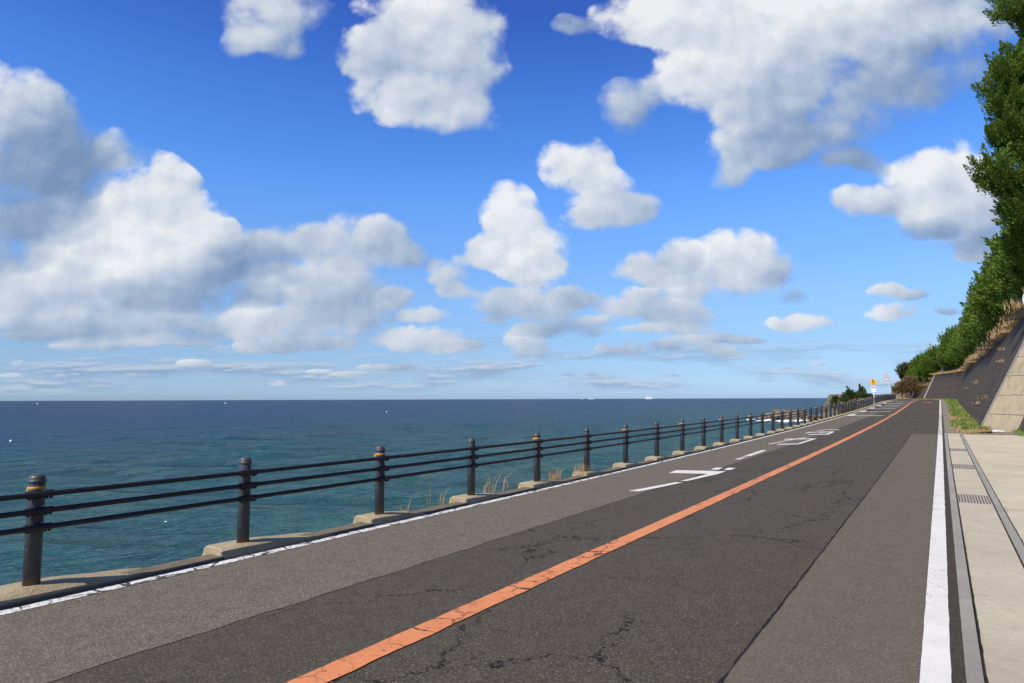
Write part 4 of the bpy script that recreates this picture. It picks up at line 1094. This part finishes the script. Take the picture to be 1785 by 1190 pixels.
# stone debris on the verge
def stones():
    rg = random.Random(77); V = []; F = []
    for i in range(260):
        s = rg.uniform(34.5, 60); t = rg.uniform(.65, 1.5)
        if rg.random() < .25: s = rg.uniform(30, 34); t = rg.uniform(2.6, 3.6)
        c = P(s, t, .03); r = rg.uniform(.015, .06); k = len(V)
        for a in range(5): V.append((c[0] + r * math.cos(a * 1.257) * rg.uniform(.7, 1.2), c[1] + r * math.sin(a * 1.257) * rg.uniform(.7, 1.2), c[2]))
        V.append((c[0], c[1], c[2] + r * .9)); F += [(k + a, k + (a + 1) % 5, k + 5) for a in range(5)]
    tag(new_obj('gravel', V, F, M['conc_foot']), 'loose stones among the weeds of the verge', 'gravel', kind='stuff')
stones()

# ------------------------------------------------------------------ ships and buoys
def ship(x, D, L, lab, kind=0):
    d = sight(x, 697); e = empty('ship', (d.x * D / d.y, D, SEA)); w = L * .16
    m = MB(); n = 10; V = []; F = []
    for z, f in ((-.5, .9), (L * .05, 1.0), (L * .12, 1.04)):
        for (a, b) in ((-.5, -.5), (-.5, .5), (.3, .5), (.5 * f, 0), (.3, -.5)): V.append((a * L * f, b * w * (1 if z > 0 else .8), z))
    for l in range(2):
        for i in range(5): F.append((l * 5 + i, l * 5 + (i + 1) % 5, (l + 1) * 5 + (i + 1) % 5, (l + 1) * 5 + i))
    F.append((10, 11, 12, 13, 14)); m.add(V, F); m.build('hull', M['hull'], e)
    m = MB(); m.box((0, 0, .1), (L * .93, w * .9, .8)); m.build('waterline', M['hull_low'], e)
    if kind == 0:
        m = MB(); m.box((-L * .04, 0, L * .17), (L * .70, w * .8, L * .10), 0, .6); m.box((-L * .02, 0, L * .24), (L * .48, w * .7, L * .045), 0, .4); s_ = m.build('superstructure', M['hull'], e)
        m = MB(); m.box((-L * .2, 0, L * .30), (L * .07, w * .3, L * .10)); m.build('funnel', M['hull'], s_)
        m = MB(); m.tube([(L * .2, 0, L * .18), (L * .2, 0, L * .27)], .3, 6); m.build('mast', M['hull'], s_)
    else:
        m = MB(); m.box((-L * .36, 0, L * .18), (L * .2, w * .8, L * .14), 0, .4); s_ = m.build('bridge', M['hull'], e)
        m = MB(); m.tube([(-L * .36, 0, L * .16), (-L * .36, 0, L * .25)], .25, 6); m.build('mast', M['hull'], s_)
    e.rotation_euler = (0, 0, rad(8)); tag(e, lab, 'ship', 'ships on the horizon')
ship(1132, 4300, 60, 'white ferry on the horizon, largest of the ships')
ship(1031.5, 5200, 50, 'low white ship on the horizon left of the ferry', 1)
ship(1015, 6000, 22, 'tiny boat farthest left of the two ships', 1)
for i, (x, y, lab) in enumerate([(19, 769, 'white float on the sea near the left edge'), (65, 704, 'tiny white float near the horizon at far left'), (393, 703, 'tiny white float near the horizon above the second post'), (674, 718, 'white float above the third fence post')]):
    d = sight(x, y); k = (EYE - SEA) / -d.z if d.z < 0 else 500; k = min(k, 1200)
    e = empty('buoy', (d.x * k, d.y * k, SEA)); r = max(.16, k * .0011)
    m = MB(); m.lathe([(r * .5, -r), (r, -r * .3), (r, r * .4), (r * .6, r), (r * .1, r * 1.15)], n=12); m.build('float', M['hull'], e, True)
    m = MB(); m.tube([(0, 0, r), (0, 0, r * 2.0)], r * .12, 6); m.build('rod', M['grey_metal'], e); tag(e, lab, 'buoy', 'floats on the sea')
